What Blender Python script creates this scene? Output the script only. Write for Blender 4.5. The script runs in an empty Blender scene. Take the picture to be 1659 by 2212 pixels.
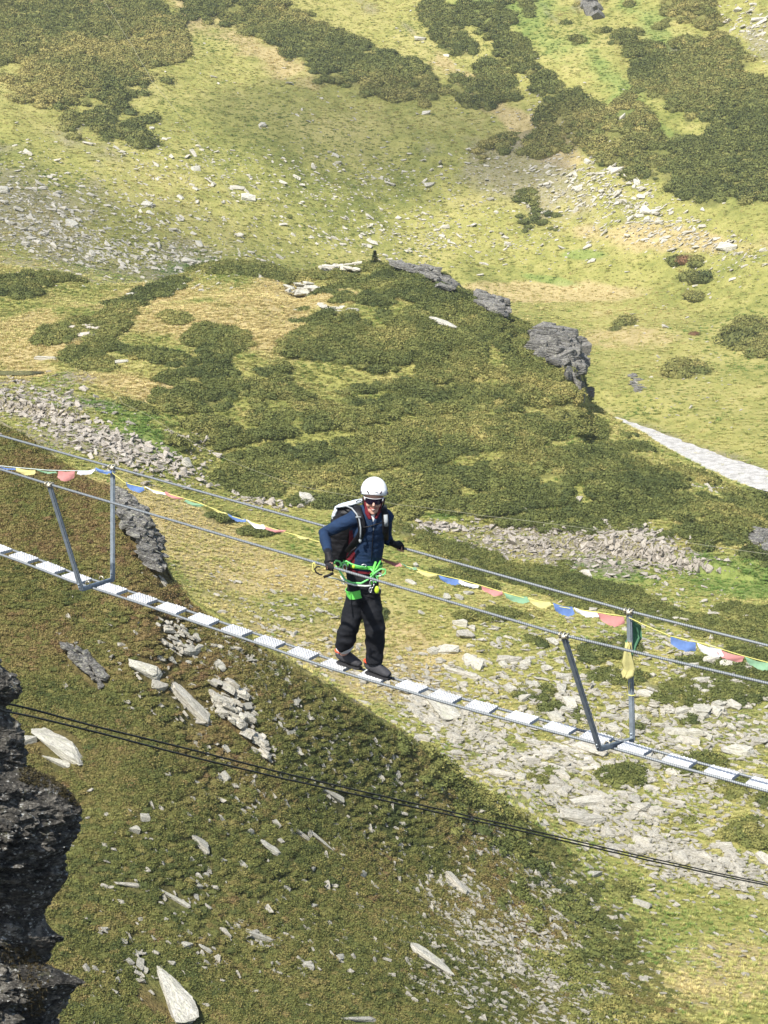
import bpy, bmesh, math, random
import numpy as np
from mathutils import Vector, Matrix, Euler

# ------------------------------------------------------------------ camera, sky, sun, exposure
scene = bpy.context.scene
col = scene.collection
PITCH = math.radians(14.0)
CP, SP = math.cos(PITCH), math.sin(PITCH)
F = 4436.0            # focal length for a 1659 x 2212 picture
CX, CY = 829.5, 1106.0
cam_d = bpy.data.cameras.new("camera")
cam = bpy.data.objects.new("camera", cam_d)
col.objects.link(cam)
cam_d.sensor_fit = 'VERTICAL'
cam_d.sensor_height = 24.0
cam_d.lens = 24.0 * F / 2212.0
cam_d.clip_start = 0.1
cam_d.clip_end = 5000
cam.location = (0, 0, 0)
cam.rotation_euler = (math.radians(90) - PITCH, 0, 0)
scene.camera = cam

SUN = Vector((-0.36, -0.54, 0.76)).normalized()
elev = math.asin(SUN.z)
rotz = math.atan2(SUN.x, SUN.y)
w = bpy.data.worlds.new("World"); scene.world = w; w.use_nodes = True
nt = w.node_tree; nt.nodes.clear()
sky = nt.nodes.new('ShaderNodeTexSky'); sky.sky_type = 'NISHITA'; sky.sun_disc = False
sky.sun_elevation = elev; sky.sun_rotation = rotz
bg = nt.nodes.new('ShaderNodeBackground'); bg.inputs[1].default_value = 0.11
wo = nt.nodes.new('ShaderNodeOutputWorld')
nt.links.new(sky.outputs[0], bg.inputs[0]); nt.links.new(bg.outputs[0], wo.inputs[0])
sd = bpy.data.lights.new("sun", 'SUN'); sd.energy = 4.6; sd.angle = math.radians(0.53); sd.color = (1.0, 0.955, 0.88)
so = bpy.data.objects.new("sun", sd); col.objects.link(so)
so.rotation_euler = SUN.to_track_quat('Z', 'Y').to_euler()
scene.view_settings.view_transform = 'Standard'
scene.view_settings.look = 'None'
scene.view_settings.exposure = 0.72
scene.view_settings.gamma = 1.0
scene.view_settings.use_curve_mapping = False

# ------------------------------------------------------------------ helpers
random.seed(7)
rng = np.random.default_rng(11)

def ray(u, v):
    t = (CY - v) / F
    return (u - CX) / F, CP + SP * t, -SP + CP * t
def P(u, v, Y):
    """world point on the sight line of (u, v) at forward distance Y"""
    x, y, z = ray(u, v)
    return Vector((x / y * Y, Y, z / y * Y))
def proj(x, y, z):
    d = y * CP - z * SP
    up = y * SP + z * CP
    return CX + F * x / d, CY - F * up / d

def _hash(ix, iy, iz, seed):
    h = (ix.astype(np.uint32) * np.uint32(374761393) + iy.astype(np.uint32) * np.uint32(668265263)
         + iz.astype(np.uint32) * np.uint32(2147483647) + np.uint32((seed * 1274126177) & 0xffffffff))
    h = (h ^ (h >> np.uint32(13))) * np.uint32(1274126177)
    h = h ^ (h >> np.uint32(16))
    return (h & np.uint32(0xffffff)).astype(np.float32) / np.float32(0x7fffff) - 1.0
def noise2(x, y, seed=0):
    x = np.asarray(x, dtype=np.float64); y = np.asarray(y, dtype=np.float64)
    xi = np.floor(x).astype(np.int64); yi = np.floor(y).astype(np.int64)
    fx = x - xi; fy = y - yi
    fx = fx * fx * fx * (fx * (fx * 6 - 15) + 10); fy = fy * fy * fy * (fy * (fy * 6 - 15) + 10)
    z0 = np.zeros_like(xi)
    a = _hash(xi, yi, z0, seed); b = _hash(xi + 1, yi, z0, seed)
    c = _hash(xi, yi + 1, z0, seed); d = _hash(xi + 1, yi + 1, z0, seed)
    return (a + (b - a) * fx) * (1 - fy) + (c + (d - c) * fx) * fy
def noise3(x, y, z, seed=0):
    x = np.asarray(x, dtype=np.float64); y = np.asarray(y, dtype=np.float64); z = np.asarray(z, dtype=np.float64)
    xi = np.floor(x).astype(np.int64); yi = np.floor(y).astype(np.int64); zi = np.floor(z).astype(np.int64)
    fx = x - xi; fy = y - yi; fz = z - zi
    fx = fx * fx * (3 - 2 * fx); fy = fy * fy * (3 - 2 * fy); fz = fz * fz * (3 - 2 * fz)
    r = 0
    for k in (0, 1):
        a = _hash(xi, yi, zi + k, seed); b = _hash(xi + 1, yi, zi + k, seed)
        c = _hash(xi, yi + 1, zi + k, seed); d = _hash(xi + 1, yi + 1, zi + k, seed)
        s = (a + (b - a) * fx) * (1 - fy) + (c + (d - c) * fx) * fy
        r = r + s * (fz if k else (1 - fz))
    return r
def fbm2(x, y, o=4, seed=0, g=0.5):
    r = 0; am = 1; s = 0
    for i in range(o):
        r = r + am * noise2(x * 2 ** i + 17.3 * i, y * 2 ** i - 9.1 * i, seed + i); s += am; am *= g
    return r / s
def fbm3(x, y, z, o=4, seed=0, g=0.5):
    r = 0; am = 1; s = 0
    for i in range(o):
        r = r + am * noise3(x * 2 ** i + 17.3 * i, y * 2 ** i - 9.1 * i, z * 2 ** i + 3.7 * i, seed + i); s += am; am *= g
    return r / s
def sst(a, b, x):
    t = np.clip((x - a) / (b - a), 0, 1); return t * t * (3 - 2 * t)

def tag(o, label=None, cat=None, group=None, kind=None):
    if label: o['label'] = label
    if cat: o['category'] = cat
    if group: o['group'] = group
    if kind: o['kind'] = kind
    return o
def mesh_np(name, co, faces, smooth=True):
    """faces: (n,3) or (n,4) int array or list of tuples"""
    me = bpy.data.meshes.new(name)
    co = np.asarray(co, dtype=np.float32)
    if isinstance(faces, np.ndarray):
        n, k = faces.shape
        me.vertices.add(len(co)); me.vertices.foreach_set('co', co.ravel())
        me.loops.add(n * k); me.polygons.add(n)
        me.loops.foreach_set('vertex_index', faces.astype(np.int32).ravel())
        me.polygons.foreach_set('loop_start', np.arange(0, n * k, k, dtype=np.int32))
        me.update(calc_edges=True)
    else:
        me.from_pydata([tuple(c) for c in co], [], faces)
    me.validate()
    me.polygons.foreach_set('use_smooth', [smooth] * len(me.polygons))
    me.update()
    return me
def link(name, me, mat=None, parent=None, loc=(0, 0, 0)):
    o = bpy.data.objects.new(name, me); col.objects.link(o)
    if mat is not None and me is not None and len(me.materials) == 0:
        me.materials.append(mat)
    o.location = loc
    if parent is not None: o.parent = parent
    return o
def empty(name, loc, rz=0):
    o = bpy.data.objects.new(name, None); col.objects.link(o)
    o.location = loc; o.rotation_euler = (0, 0, rz); o.empty_display_size = 0.2
    return o

class MB:
    """collects pieces, builds one mesh (world coordinates minus origin)"""
    def __init__(s): s.v = []; s.f = []; s.m = []
    def add(s, vs, fs, mi=0):
        o = len(s.v); s.v += [tuple(x) for x in vs]; s.f += [tuple(i + o for i in f) for f in fs]; s.m += [mi] * len(fs)
    def loft(s, rings, hint=(1, 0, 0), seg=14, cap=True, mi=0, tube=False):
        """rings: (centre, rw, rd); rw along the hint direction"""
        pts = [Vector(r[0]) for r in rings]; vs = []; n = len(pts)
        h0 = Vector(hint)
        for i, p in enumerate(pts):
            t = (pts[min(i + 1, n - 1)] - pts[max(i - 1, 0)])
            if t.length < 1e-9: t = Vector((0, 0, 1))
            t.normalize()
            a = h0 - t * h0.dot(t)
            if a.length < 1e-4: a = t.orthogonal()
            a.normalize(); b = t.cross(a)
            if tube: h0 = a.copy()
            rw, rd = rings[i][1], rings[i][2]
            for k in range(seg):
                an = 2 * math.pi * k / seg
                vs.append(p + a * (rw * math.cos(an)) + b * (rd * math.sin(an)))
        fs = []
        for i in range(n - 1):
            for k in range(seg):
                k2 = (k + 1) % seg
                fs.append((i * seg + k, i * seg + k2, (i + 1) * seg + k2, (i + 1) * seg + k))
        if cap:
            fs.append(tuple(reversed(range(seg)))); fs.append(tuple((n - 1) * seg + k for k in range(seg)))
        s.add(vs, fs, mi)
    def tube(s, pts, r, seg=8, mi=0, cap=True):
        pts = [Vector(p) for p in pts]
        d = (pts[-1] - pts[0]).normalized() if (pts[-1] - pts[0]).length > 1e-6 else Vector((0, 0, 1))
        s.loft([(p, r, r) for p in pts], hint=d.orthogonal(), seg=seg, cap=cap, mi=mi, tube=True)
    def box(s, c, size, R=None, mi=0):
        R = R or Matrix.Identity(3); c = Vector(c)
        vs = [c + R @ Vector((sx * size[0] / 2, sy * size[1] / 2, sz * size[2] / 2)) for sx in (-1, 1) for sy in (-1, 1) for sz in (-1, 1)]
        s.add(vs, [(0, 1, 3, 2), (4, 6, 7, 5), (0, 4, 5, 1), (2, 3, 7, 6), (0, 2, 6, 4), (1, 5, 7, 3)], mi)
    def ball(s, c, r, R=None, seg=16, rings=10, mi=0):
        c = Vector(c); R = R or Matrix.Identity(3)
        if not hasattr(r, '__len__'): r = (r, r, r)
        vs = [c + R @ Vector((0, 0, r[2]))]; fs = []
        for i in range(1, rings):
            th = math.pi * i / rings
            for k in range(seg):
                a = 2 * math.pi * k / seg
                vs.append(c + R @ Vector((r[0] * math.sin(th) * math.cos(a), r[1] * math.sin(th) * math.sin(a), r[2] * math.cos(th))))
        vs.append(c + R @ Vector((0, 0, -r[2])))
        for k in range(seg): fs.append((0, 1 + k, 1 + (k + 1) % seg))
        for i in range(rings - 2):
            for k in range(seg):
                fs.append((1 + i * seg + k, 1 + (i + 1) * seg + k, 1 + (i + 1) * seg + (k + 1) % seg, 1 + i * seg + (k + 1) % seg))
        L = len(vs) - 1; b = 1 + (rings - 2) * seg
        for k in range(seg): fs.append((L, b + (k + 1) % seg, b + k))
        s.add(vs, fs, mi)
    def torus(s, c, R_, r, ax1, ax2, seg=24, ts=6, a0=0, a1=2 * math.pi, mi=0):
        c = Vector(c); ax1 = Vector(ax1); ax2 = Vector(ax2)
        pts = [c + ax1 * (R_[0] * math.cos(a0 + (a1 - a0) * k / seg)) + ax2 * (R_[1] * math.sin(a0 + (a1 - a0) * k / seg)) for k in range(seg + 1)]
        s.tube(pts, r, seg=ts, mi=mi)
    def mesh(s, name, origin=(0, 0, 0), smooth=True):
        o = Vector(origin)
        me = bpy.data.meshes.new(name)
        me.from_pydata([tuple(Vector(x) - o) for x in s.v], [], s.f)
        bm = bmesh.new(); bm.from_mesh(me); bmesh.ops.recalc_face_normals(bm, faces=bm.faces); bm.to_mesh(me); bm.free()
        me.polygons.foreach_set('use_smooth', [smooth] * len(me.polygons))
        if max(s.m or [0]) > 0: me.polygons.foreach_set('material_index', s.m)
        me.update(); return me
    def build(s, name, mat, parent=None, origin=(0, 0, 0), smooth=True):
        me = s.mesh(name, origin, smooth)
        for m_ in (mat if isinstance(mat, (list, tuple)) else [mat]): me.materials.append(m_)
        return link(name, me, None, parent, (0, 0, 0) if parent is not None else origin)

def fused(mb, name, voxel, smooth_it=3, origin=(0, 0, 0), disp=None):
    """one continuous surface out of overlapping pieces"""
    me = mb.mesh(name + '_raw')
    o = bpy.data.objects.new('tmp', me); col.objects.link(o)
    m = o.modifiers.new('r', 'REMESH'); m.mode = 'VOXEL'; m.voxel_size = voxel
    if smooth_it:
        q = o.modifiers.new('s', 'SMOOTH'); q.iterations = smooth_it; q.factor = 0.6
    dg = bpy.context.evaluated_depsgraph_get(); dg.update()
    out = bpy.data.meshes.new_from_object(o.evaluated_get(dg))
    bpy.data.objects.remove(o); bpy.data.meshes.remove(me)
    out.name = name
    n = len(out.vertices)
    co = np.empty(n * 3, np.float32); out.vertices.foreach_get('co', co); co = co.reshape(-1, 3)
    if disp is not None:
        no = np.empty(n * 3, np.float32); out.vertices.foreach_get('normal', no); no = no.reshape(-1, 3)
        co = co + no * disp(co)[:, None]
    co = co - np.array(origin, np.float32)
    out.vertices.foreach_set('co', co.astype(np.float32).ravel())
    out.polygons.foreach_set('use_smooth', [True] * len(out.polygons))
    out.update(); return out

# ------------------------------------------------------------------ material helpers
class NT:
    def __init__(s, name):
        s.m = bpy.data.materials.new(name); s.m.use_nodes = True
        s.t = s.m.node_tree; s.b = s.t.nodes['Principled BSDF']; s.tc = None
    def n(s, ty, **kw):
        x = s.t.nodes.new(ty)
        for k, v in kw.items(): setattr(x, k, v)
        return x
    def l(s, a, b): s.t.links.new(a, b)
    def coord(s):
        if s.tc is None: s.tc = s.n('ShaderNodeTexCoord')
        return s.tc.outputs['Object']
    def noise(s, scale, detail=3, rough=0.6, vec=None, dist=0.0):
        x = s.n('ShaderNodeTexNoise'); x.inputs['Scale'].default_value = scale
        x.inputs['Detail'].default_value = detail; x.inputs['Roughness'].default_value = rough
        x.inputs['Distortion'].default_value = dist
        s.l(vec if vec is not None else s.coord(), x.inputs['Vector']); return x.outputs['Fac']
    def ramp(s, fac, stops):
        x = s.n('ShaderNodeValToRGB'); e = x.color_ramp.elements
        while len(e) > 1: e.remove(e[0])
        e[0].position = stops[0][0]; e[0].color = c4(stops[0][1])
        for p, c in stops[1:]:
            q = e.new(p); q.color = c4(c)
        s.l(fac, x.inputs[0]); return x.outputs[0]
    def mix(s, fac, a, b, mode='MIX'):
        x = s.n('ShaderNodeMix', data_type='RGBA', blend_type=mode)
        for ii, val in ((0, fac), (6, a), (7, b)):
            sock = x.inputs[ii]
            if hasattr(val, 'node'): s.l(val, sock)
            elif ii == 0: sock.default_value = float(val)
            else: sock.default_value = c4(val)
        return x.outputs[2]
    def math(s, op, a, b=0.0, c=None, clamp=False):
        x = s.n('ShaderNodeMath', operation=op, use_clamp=clamp)
        for i, val in enumerate((a, b) if c is None else (a, b, c)):
            if hasattr(val, 'node'): s.l(val, x.inputs[i])
            else: x.inputs[i].default_value = val
        return x.outputs[0]
    def bump(s, h, strength=0.5, dist=0.05, prev=None):
        x = s.n('ShaderNodeBump'); x.inputs['Strength'].default_value = strength; x.inputs['Distance'].default_value = dist
        s.l(h, x.inputs['Height'])
        if prev is not None: s.l(prev, x.inputs['Normal'])
        return x.outputs[0]
    def out(s, color=None, rough=0.8, metal=0.0, normal=None, spec=0.3):
        if color is not None:
            if hasattr(color, 'node'): s.l(color, s.b.inputs['Base Color'])
            else: s.b.inputs['Base Color'].default_value = c4(color)
        if hasattr(rough, 'node'): s.l(rough, s.b.inputs['Roughness'])
        else: s.b.inputs['Roughness'].default_value = rough
        s.b.inputs['Metallic'].default_value = metal
        s.b.inputs['Specular IOR Level'].default_value = spec
        if normal is not None: s.l(normal, s.b.inputs['Normal'])
        return s.m
def c4(c):
    return (c[0], c[1], c[2], 1.0) if hasattr(c, '__len__') else (c, c, c, 1.0)
def simple(name, c, rough=0.7, metal=0.0, var=0.15, scale=30, spec=0.3, bump=0.0, bscale=80, bd=0.004):
    m = NT(name); f = m.noise(scale, 3)
    lo = [x * (1 - var) for x in c]; hi = [min(1, x * (1 + var)) for x in c]
    cc = m.ramp(f, [(0.3, lo), (0.7, hi)])
    nn = m.bump(m.noise(bscale, 2), bump, bd) if bump else None
    return m.out(cc, rough, metal, nn, spec)
# ------------------------------------------------------------------ terrain (one height field, rows follow crests and feet of the hills)
def curve(pts):
    A = []; Yk = []; Z = []
    for p in pts:
        if len(p) == 3:
            u, v, Y = p; x, y, z = ray(u, v); A.append(x / y); Yk.append(Y); Z.append(z / y * Y)
        else:
            u, _, z, Y = p; A.append((u - CX) / F / 0.965); Yk.append(Y); Z.append(z)
    return np.array(A), np.array(Yk), np.array(Z)
H = 'z'
CURVES = [
 # (knots, rows to next knot, smoothing)
 ([(-700,H,-26,22),(0,H,-27,24),(800,H,-38,26),(1659,H,-44,26),(2300,H,-46,26)], 30),
 ([(-700,2330,50),(0,2330,52),(400,2330,55),(1000,2330,60),(1400,2330,63),(1659,2330,64),(2300,2330,64)], 260),
 ([(-700,1500,72),(0,1560,70),(300,1640,69),(600,1780,71),(900,1900,75),(1200,2030,75.8),(1400,2080,75),(1659,2110,74),(2300,2150,74)], 330),
 ([(-700,640,98),(-200,860,88),(0,925,85),(60,955,84.4),(120,998,83.6),(200,1043,82.5),(245,1055,81.5),(300,1098,80.5),(330,1150,79.8),(352,1215,79),(375,1262,78.4),(420,1312,78),
   (520,1385,77.6),(600,1430,78.2),(720,1500,79.6),(830,1568,81.0),(930,1630,82.6),(1000,1682,84),(1080,1735,85.4),(1180,1805,86),(1300,1880,85.5),(1450,1925,85),(1659,1945,84),(2300,1990,84)], 60),
 ([(-700,H,-20,104),(0,H,-23.5,90),(250,H,-27.5,86),(352,H,-31,84),(600,H,-31.5,84),(830,H,-34.0,87),(1000,H,-35.8,89.5),(1180,H,-37.2,91),(1300,H,-37.8,91),(1659,H,-38.0,90),(2300,H,-38.5,90)], 60),
 ([(-700,H,-25,115),(0,H,-29,102),(300,H,-33.5,101),(600,H,-36.2,98),(900,H,-37.2,98),(1300,H,-37.9,99),(1659,H,-38.2,99),(2300,H,-38.8,99)], 150),
 ([(-700,H,-23,135),(0,H,-28.5,122),(300,H,-32.6,120),(600,H,-36.0,118),(900,H,-36.9,116),(1300,H,-37.0,115),(1659,H,-37.2,114),(2300,H,-38,114)], 150),
 ([(-700,760,165),(0,870,148),(200,900,146),(350,960,143),(500,1085,140),(850,1125,139),(1100,1185,139),(1300,1185,138),(1500,1225,135),(1659,1262,131),(2300,1400,122)], 150),
 ([(-700,640,190),(0,735,172),(300,745,166),(600,800,162),(850,860,159),(1000,900,157),(1100,930,155),(1300,1030,150),(1659,1172,142),(2300,1330,132)], 170),
 ([(-700,520,215),(-100,562,203),(0,568,201),(100,590,200),(210,612,199),(340,612,198),(400,602,198),(450,585,198),(500,577,198),(560,577,198),(610,590,197),(640,600,197),(690,584,197),(760,574,196),(850,572,195),
   (900,577,194),(950,590,193),(985,618,192),(1030,640,190),(1080,655,188),(1095,690,186),(1120,703,185),(1150,718,184),(1230,735,182),(1256,800,178),(1268,872,176),(1340,918,171),
   (1450,980,165),(1560,1035,161),(1659,1078,158),(1850,1150,152),(2300,1290,145)], 20),
 ([(-700,H,-30,235),(0,H,-29,214),(500,H,-30,210),(850,H,-33,206),(1100,H,-38,198),(1260,H,-42,190),(1450,H,-44,180),(1659,H,-46,172),(2300,H,-50,160)], 20),
 ([(-700,H,-33,260),(0,H,-33,238),(400,H,-37,240),(830,H,-44,245),(1200,H,-49,240),(1450,H,-50,215),(1659,H,-50,200),(2300,H,-52,185)], 170),
 ([(-700,H,-31,290),(0,H,-33.5,272),(400,H,-38,290),(829,H,-43,318),(1200,H,-47,318),(1450,H,-46,305),(1659,H,-45,290),(2300,H,-44,260)], 220),
 ([(-700,250,350),(0,270,340),(400,280,352),(829,300,368),(1100,310,365),(1300,340,350),(1500,400,335),(1659,430,322),(2300,520,300)], 260),
 ([(-700,-60,430),(0,-60,415),(500,-60,430),(829,-60,440),(1180,-60,432),(1350,-60,425),(1659,-60,405),(2300,-60,380)], 40),
 ([(-700,H,70,560),(0,H,72,560),(829,H,75,570),(1659,H,80,540),(2300,H,90,520)], 1),
]
NC = 1300
AG = np.linspace(-0.45, 0.45, NC)
KY = []; KZ = []; ROWS = []
for ci, (pts, n) in enumerate(CURVES):
    a, y, z = curve(pts)
    zz = np.interp(AG, a, z); yy = np.interp(AG, a, y)
    k = 9 if ci in (3, 9) else 91
    ker = np.hanning(k + 2)[1:-1]; ker /= ker.sum()
    pad = lambda q: np.convolve(np.pad(q, k // 2, mode='edge'), ker, mode='valid')
    KY.append(pad(yy)); KZ.append(pad(zz)); ROWS.append(n)
KY = np.array(KY); KZ = np.array(KZ)
h = np.diff(KY, axis=0); dl = np.diff(KZ, axis=0) / h
m = np.zeros_like(KZ); m[0] = dl[0]; m[-1] = dl[-1]
w1 = 2 * h[1:] + h[:-1]; w2 = h[1:] + 2 * h[:-1]
same = dl[:-1] * dl[1:] > 0
with np.errstate(divide='ignore', invalid='ignore'):
    hm = (w1 + w2) / (w1 / dl[:-1] + w2 / dl[1:])
m[1:-1] = np.where(same, hm, 0)
m[3] = 0.5 * m[3] + 0.5 * np.where(AG < 0.05, 0.28, m[3])      # keep the near crest crisp
TY = []; TZ = []; SEG = []
for i in range(len(CURVES) - 1):
    n = ROWS[i]
    for q in range(n):
        t = q / n
        if i == 2: t = 1 - (1 - t) ** 1.25
        if i == 3: t = t ** 1.3
        Hh = h[i]; t2 = t * t; t3 = t2 * t
        TY.append(KY[i] + Hh * t)
        TZ.append((2*t3-3*t2+1)*KZ[i] + (t3-2*t2+t)*Hh*m[i] + (-2*t3+3*t2)*KZ[i+1] + (t3-t2)*Hh*m[i+1])
        SEG.append(i + t)
TY.append(KY[-1]); TZ.append(KZ[-1]); SEG.append(len(CURVES) - 1.0)
TY = np.array(TY); TZ = np.array(TZ); SEG = np.array(SEG)
NR = len(TY)
TX = TY * AG[None, :]
SG = np.repeat(SEG[:, None], NC, 1)
PU, PV = proj(TX, TY, TZ)
L1 = (SG < 3.0).astype(float)                                # near slope
L1s = 1 - sst(2.9, 3.1, SG)
LV = ((SG >= 3.0) & (SG < 7.0)).astype(float)                # valley floor
L2 = ((SG >= 7.0) & (SG < 9.6)).astype(float)                # middle knoll
LF = (SG >= 9.6).astype(float)                               # far side
# where the near slope runs out into the valley at the right
edge_u = np.interp(PV, [1300, 1640, 1880, 2212], [1900, 1750, 1500, 1390])
VAL = np.clip(LV + L1 * sst(-230, 140, PU - (1120 + (PV - 1750) * 0.62)) , 0, 1)
HL1 = np.clip(1 - VAL - L2 - LF, 0, 1)

# relief
def relief(X, Y):
    n1 = 0.55 * fbm2(X / 9, Y / 9, 3, 1) + 0.22 * fbm2(X / 2.2, Y / 2.6, 3, 5)
    nv = 0.9 * fbm2(X / 14, Y / 18, 3, 21) + 0.25 * fbm2(X / 3, Y / 4, 3, 25)
    n2 = 1.5 * fbm2(X / 16, Y / 16, 3, 31) + 0.35 * fbm2(X / 4, Y / 4, 3, 35)
    nf = 3.2 * fbm2(X / 45, Y / 60, 4, 41) + 0.5 * fbm2(X / 7, Y / 8, 2, 45)
    return n1, nv, n2, nf
n1, nv, n2, nf = relief(TX, TY)
road_pts = [(1240, 893), (1340, 925), (1450, 970), (1560, 1008), (1659, 1042), (1900, 1105), (2250, 1170)]
far_w = sst(9.6, 10.6, SG)
damp_far = sst(10.9, 12.2, SG) * 0.85 + 0.15
D = HL1 * n1 * (1 - 0.8 * np.exp(-((SG - 3) / 0.10) ** 2)) + VAL * nv * 0.8 + L2 * n2 * (1 - 0.92 * np.exp(-((SG - 9) / 0.16) ** 2)) + far_w * nf * damp_far
# gullies of the far slope running down to the lower right
gul = np.sin((TX * 0.8 + TY * 0.55) / 7.5 + 2.2 * fbm2(TX / 40, TY / 40, 2, 51))
D += far_w * sst(12.3, 13.4, SG) * gul * 1.3 * sst(850, 1200, PU)
TZ = TZ + D
BASEU, BASEV = PU.copy(), PV.copy()
PU, PV = proj(TX, TY, TZ)

def terr_z(x, y):
    a = x / y
    c = (a - AG[0]) / (AG[1] - AG[0]); c = min(max(c, 0), NC - 2); i = int(c); f = c - i
    z0 = np.interp(y, TYT[i], TZT[i]); z1 = np.interp(y, TYT[i + 1], TZT[i + 1])
    return z0 * (1 - f) + z1 * f
EG = TZ / TY
EGT = None
def refresh():
    global EGT, TYT, TZT, EG
    EG = TZ / TY; EGT = np.ascontiguousarray(EG.T); TYT = np.ascontiguousarray(TY.T); TZT = np.ascontiguousarray(TZ.T)
refresh()
def hit(u, v, lo=0.0, hi=99.0):
    """first terrain point on the sight line of a photo position; returns x, y, z, row"""
    x, y, z = ray(u, v); a = x / y; e = z / y
    c = (a - AG[0]) / (AG[1] - AG[0]); c = min(max(c, 0), NC - 2); i = int(round(c))
    r0 = int(np.searchsorted(SEG, max(lo, 0.9)))
    colv = EGT[i, r0:]
    k = np.argmax(colv >= e)
    if colv[k] < e: return None
    if k == 0: yy = TYT[i, r0]
    else:
        e0, e1 = colv[k - 1], colv[k]; f = (e - e0) / (e1 - e0 + 1e-12)
        yy = TYT[i, r0 + k - 1] * (1 - f) + TYT[i, r0 + k] * f
    if SEG[r0 + k] > hi: return None
    return a * yy, yy, e * yy, r0 + k, i
def slope_normal(x, y, d=0.6):
    zx = (terr_z(x + d, y) - terr_z(x - d, y)) / (2 * d); zy = (terr_z(x, y + d) - terr_z(x, y - d)) / (2 * d)
    return Vector((-zx, -zy, 1)).normalized()

# ------------------------------------------------------------------ cover masks
def ell(cx, cy, rx, ry, rot=0):
    r = math.radians(rot); c, s = math.cos(r), math.sin(r)
    dx = PU - cx; dy = PV - cy
    return 1 - np.sqrt(((dx * c + dy * s) / rx) ** 2 + ((-dx * s + dy * c) / ry) ** 2)
def blobs(L, lst, soft=0.25, nz=0.0):
    r = np.full_like(PU, -9.0)
    for b in lst: r = np.maximum(r, ell(*b))
    return L * sst(-soft, soft, r + nz)
nb = fbm2(TX / 5, TY / 6, 5, 61, 0.6) * 1.5
nb2 = fbm2(TX / 2.0, TY / 2.6, 3, 65) * 0.9
nbf = fbm2(TX / 14, TY / 20, 5, 71, 0.65) * 1.9
nbf2 = fbm2(TX / 4, TY / 6, 3, 75)
sh_far = blobs(LF, [(60,60,190,120,20),(200,190,150,75,18),(330,80,60,40,60),(560,40,120,50,25),(700,110,150,55,30),(860,180,120,48,25),(960,60,60,30,40),
   (1010,205,60,30,20),(1110,110,130,38,48),(1190,190,80,30,30),(1300,290,150,42,35),(1470,340,150,60,28),(1400,150,190,60,48),(1540,210,190,95,42),
   (1640,310,160,70,35),(1500,30,100,50,30),(1150,310,60,16,0),(1610,725,60,34,15),(1480,800,40,16,0),(1340,700,25,10,0),(1380,260,60,40,40),
   (1480,562,30,14,0),(1510,602,25,9,0),(1500,645,24,9,0),(1520,425,60,20,25),(1080,180,50,30,45)], 0.22, nbf * 0.8 + nbf2 * 0.35)
sh_far = np.clip(sh_far + LF * sst(0.42, 0.6, nbf2 + 0.35 * nbf) * 0.5 * sst(12.2, 12.8, SG) * sst(900, 1150, PU), 0, 1)
sh_2 = blobs(L2, [(520,582,90,14,0),(620,592,30,14,0),(820,600,180,28,0),(950,640,120,40,20),(1060,690,90,40,30),(380,690,26,10,0),(400,830,70,26,0),(470,735,50,26,0),
   (800,760,130,70,10),(960,760,180,80,20),(1150,800,130,80,30),(560,840,120,40,10),(420,870,110,38,0),(650,900,150,55,8),(820,980,220,60,5),(500,950,130,45,10),
   (1100,920,160,90,25),(700,1060,200,50,5),(950,1050,220,60,8),(1250,1010,160,60,25),(1350,1060,160,70,20),(1500,1120,160,55,22),(1310,985,100,52,38),(1420,1050,120,48,33),(1580,1115,140,40,26),(900,860,260,60,5),(1000,1000,300,80,8),(650,980,200,60,5),(1300,1130,160,40,10),
   (190,780,60,16,10),(140,720,70,18,-20),(230,700,50,20,-25),(350,630,80,14,-20),(40,620,50,20,0),(100,600,60,12,0),(330,770,90,14,10),(1600,1160,140,40,20),(1080,1100,120,30,0)],
   0.2, nb * 0.9 + nb2 * 0.35)
terr = np.sin(PV / 13.0 * 1.0 + PU / 70.0 + 3.5 * fbm2(TX / 14, TY / 14, 2, 81))
sh_2 = sh_2 * (1 - 0.95 * sst(0.62, 0.9, terr + nb2 * 0.4) * sst(740, 860, PV))
sh_2 = sh_2 * (1 - 0.8 * sst(0.25, 0.5, nb2) * (1 - sst(900, 1150, PU) * (1 - sst(950, 1100, PV))))
sh_v = blobs(VAL, [(900,1160,60,18,0),(1000,1200,130,22,20),(1180,1260,170,24,18),(1350,1310,170,26,16),(1500,1350,160,22,12),(1620,1330,80,20,10),(1000,1260,70,14,10),(780,1330,50,14,0),
   (1330,1400,50,20,0),(1480,1500,60,18,0),(1600,1500,60,20,0),(1050,1330,40,12,0),(1580,1700,120,36,10),(1480,1660,70,22,0),(1560,1450,70,20,0),(1150,1500,30,12,0),
   (1350,1925,26,16,0),(1340,2050,22,14,0),(1620,1800,60,30,0),(1630,1440,70,30,0),(1350,1680,40,16,0),(480,1120,30,8,0),(560,1150,40,8,0),(1180,1680,40,12,0)], 0.3, nb * 0.8 + nb2 * 0.4)
sh_v = np.clip(sh_v + VAL * sst(0.35, 0.6, nb2 * 0.7 + nb * 0.5) * 0.6 * sst(900, 1300, PU) * (1 - sst(1650, 1950, PV)), 0, 1)
sh_1 = HL1 * (0.55 + 0.45 * sst(-0.3, 0.25, nb + nb2 * 0.6))
SHR = np.clip(sh_far + sh_2 + sh_v + sh_1, 0, 1)
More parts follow.
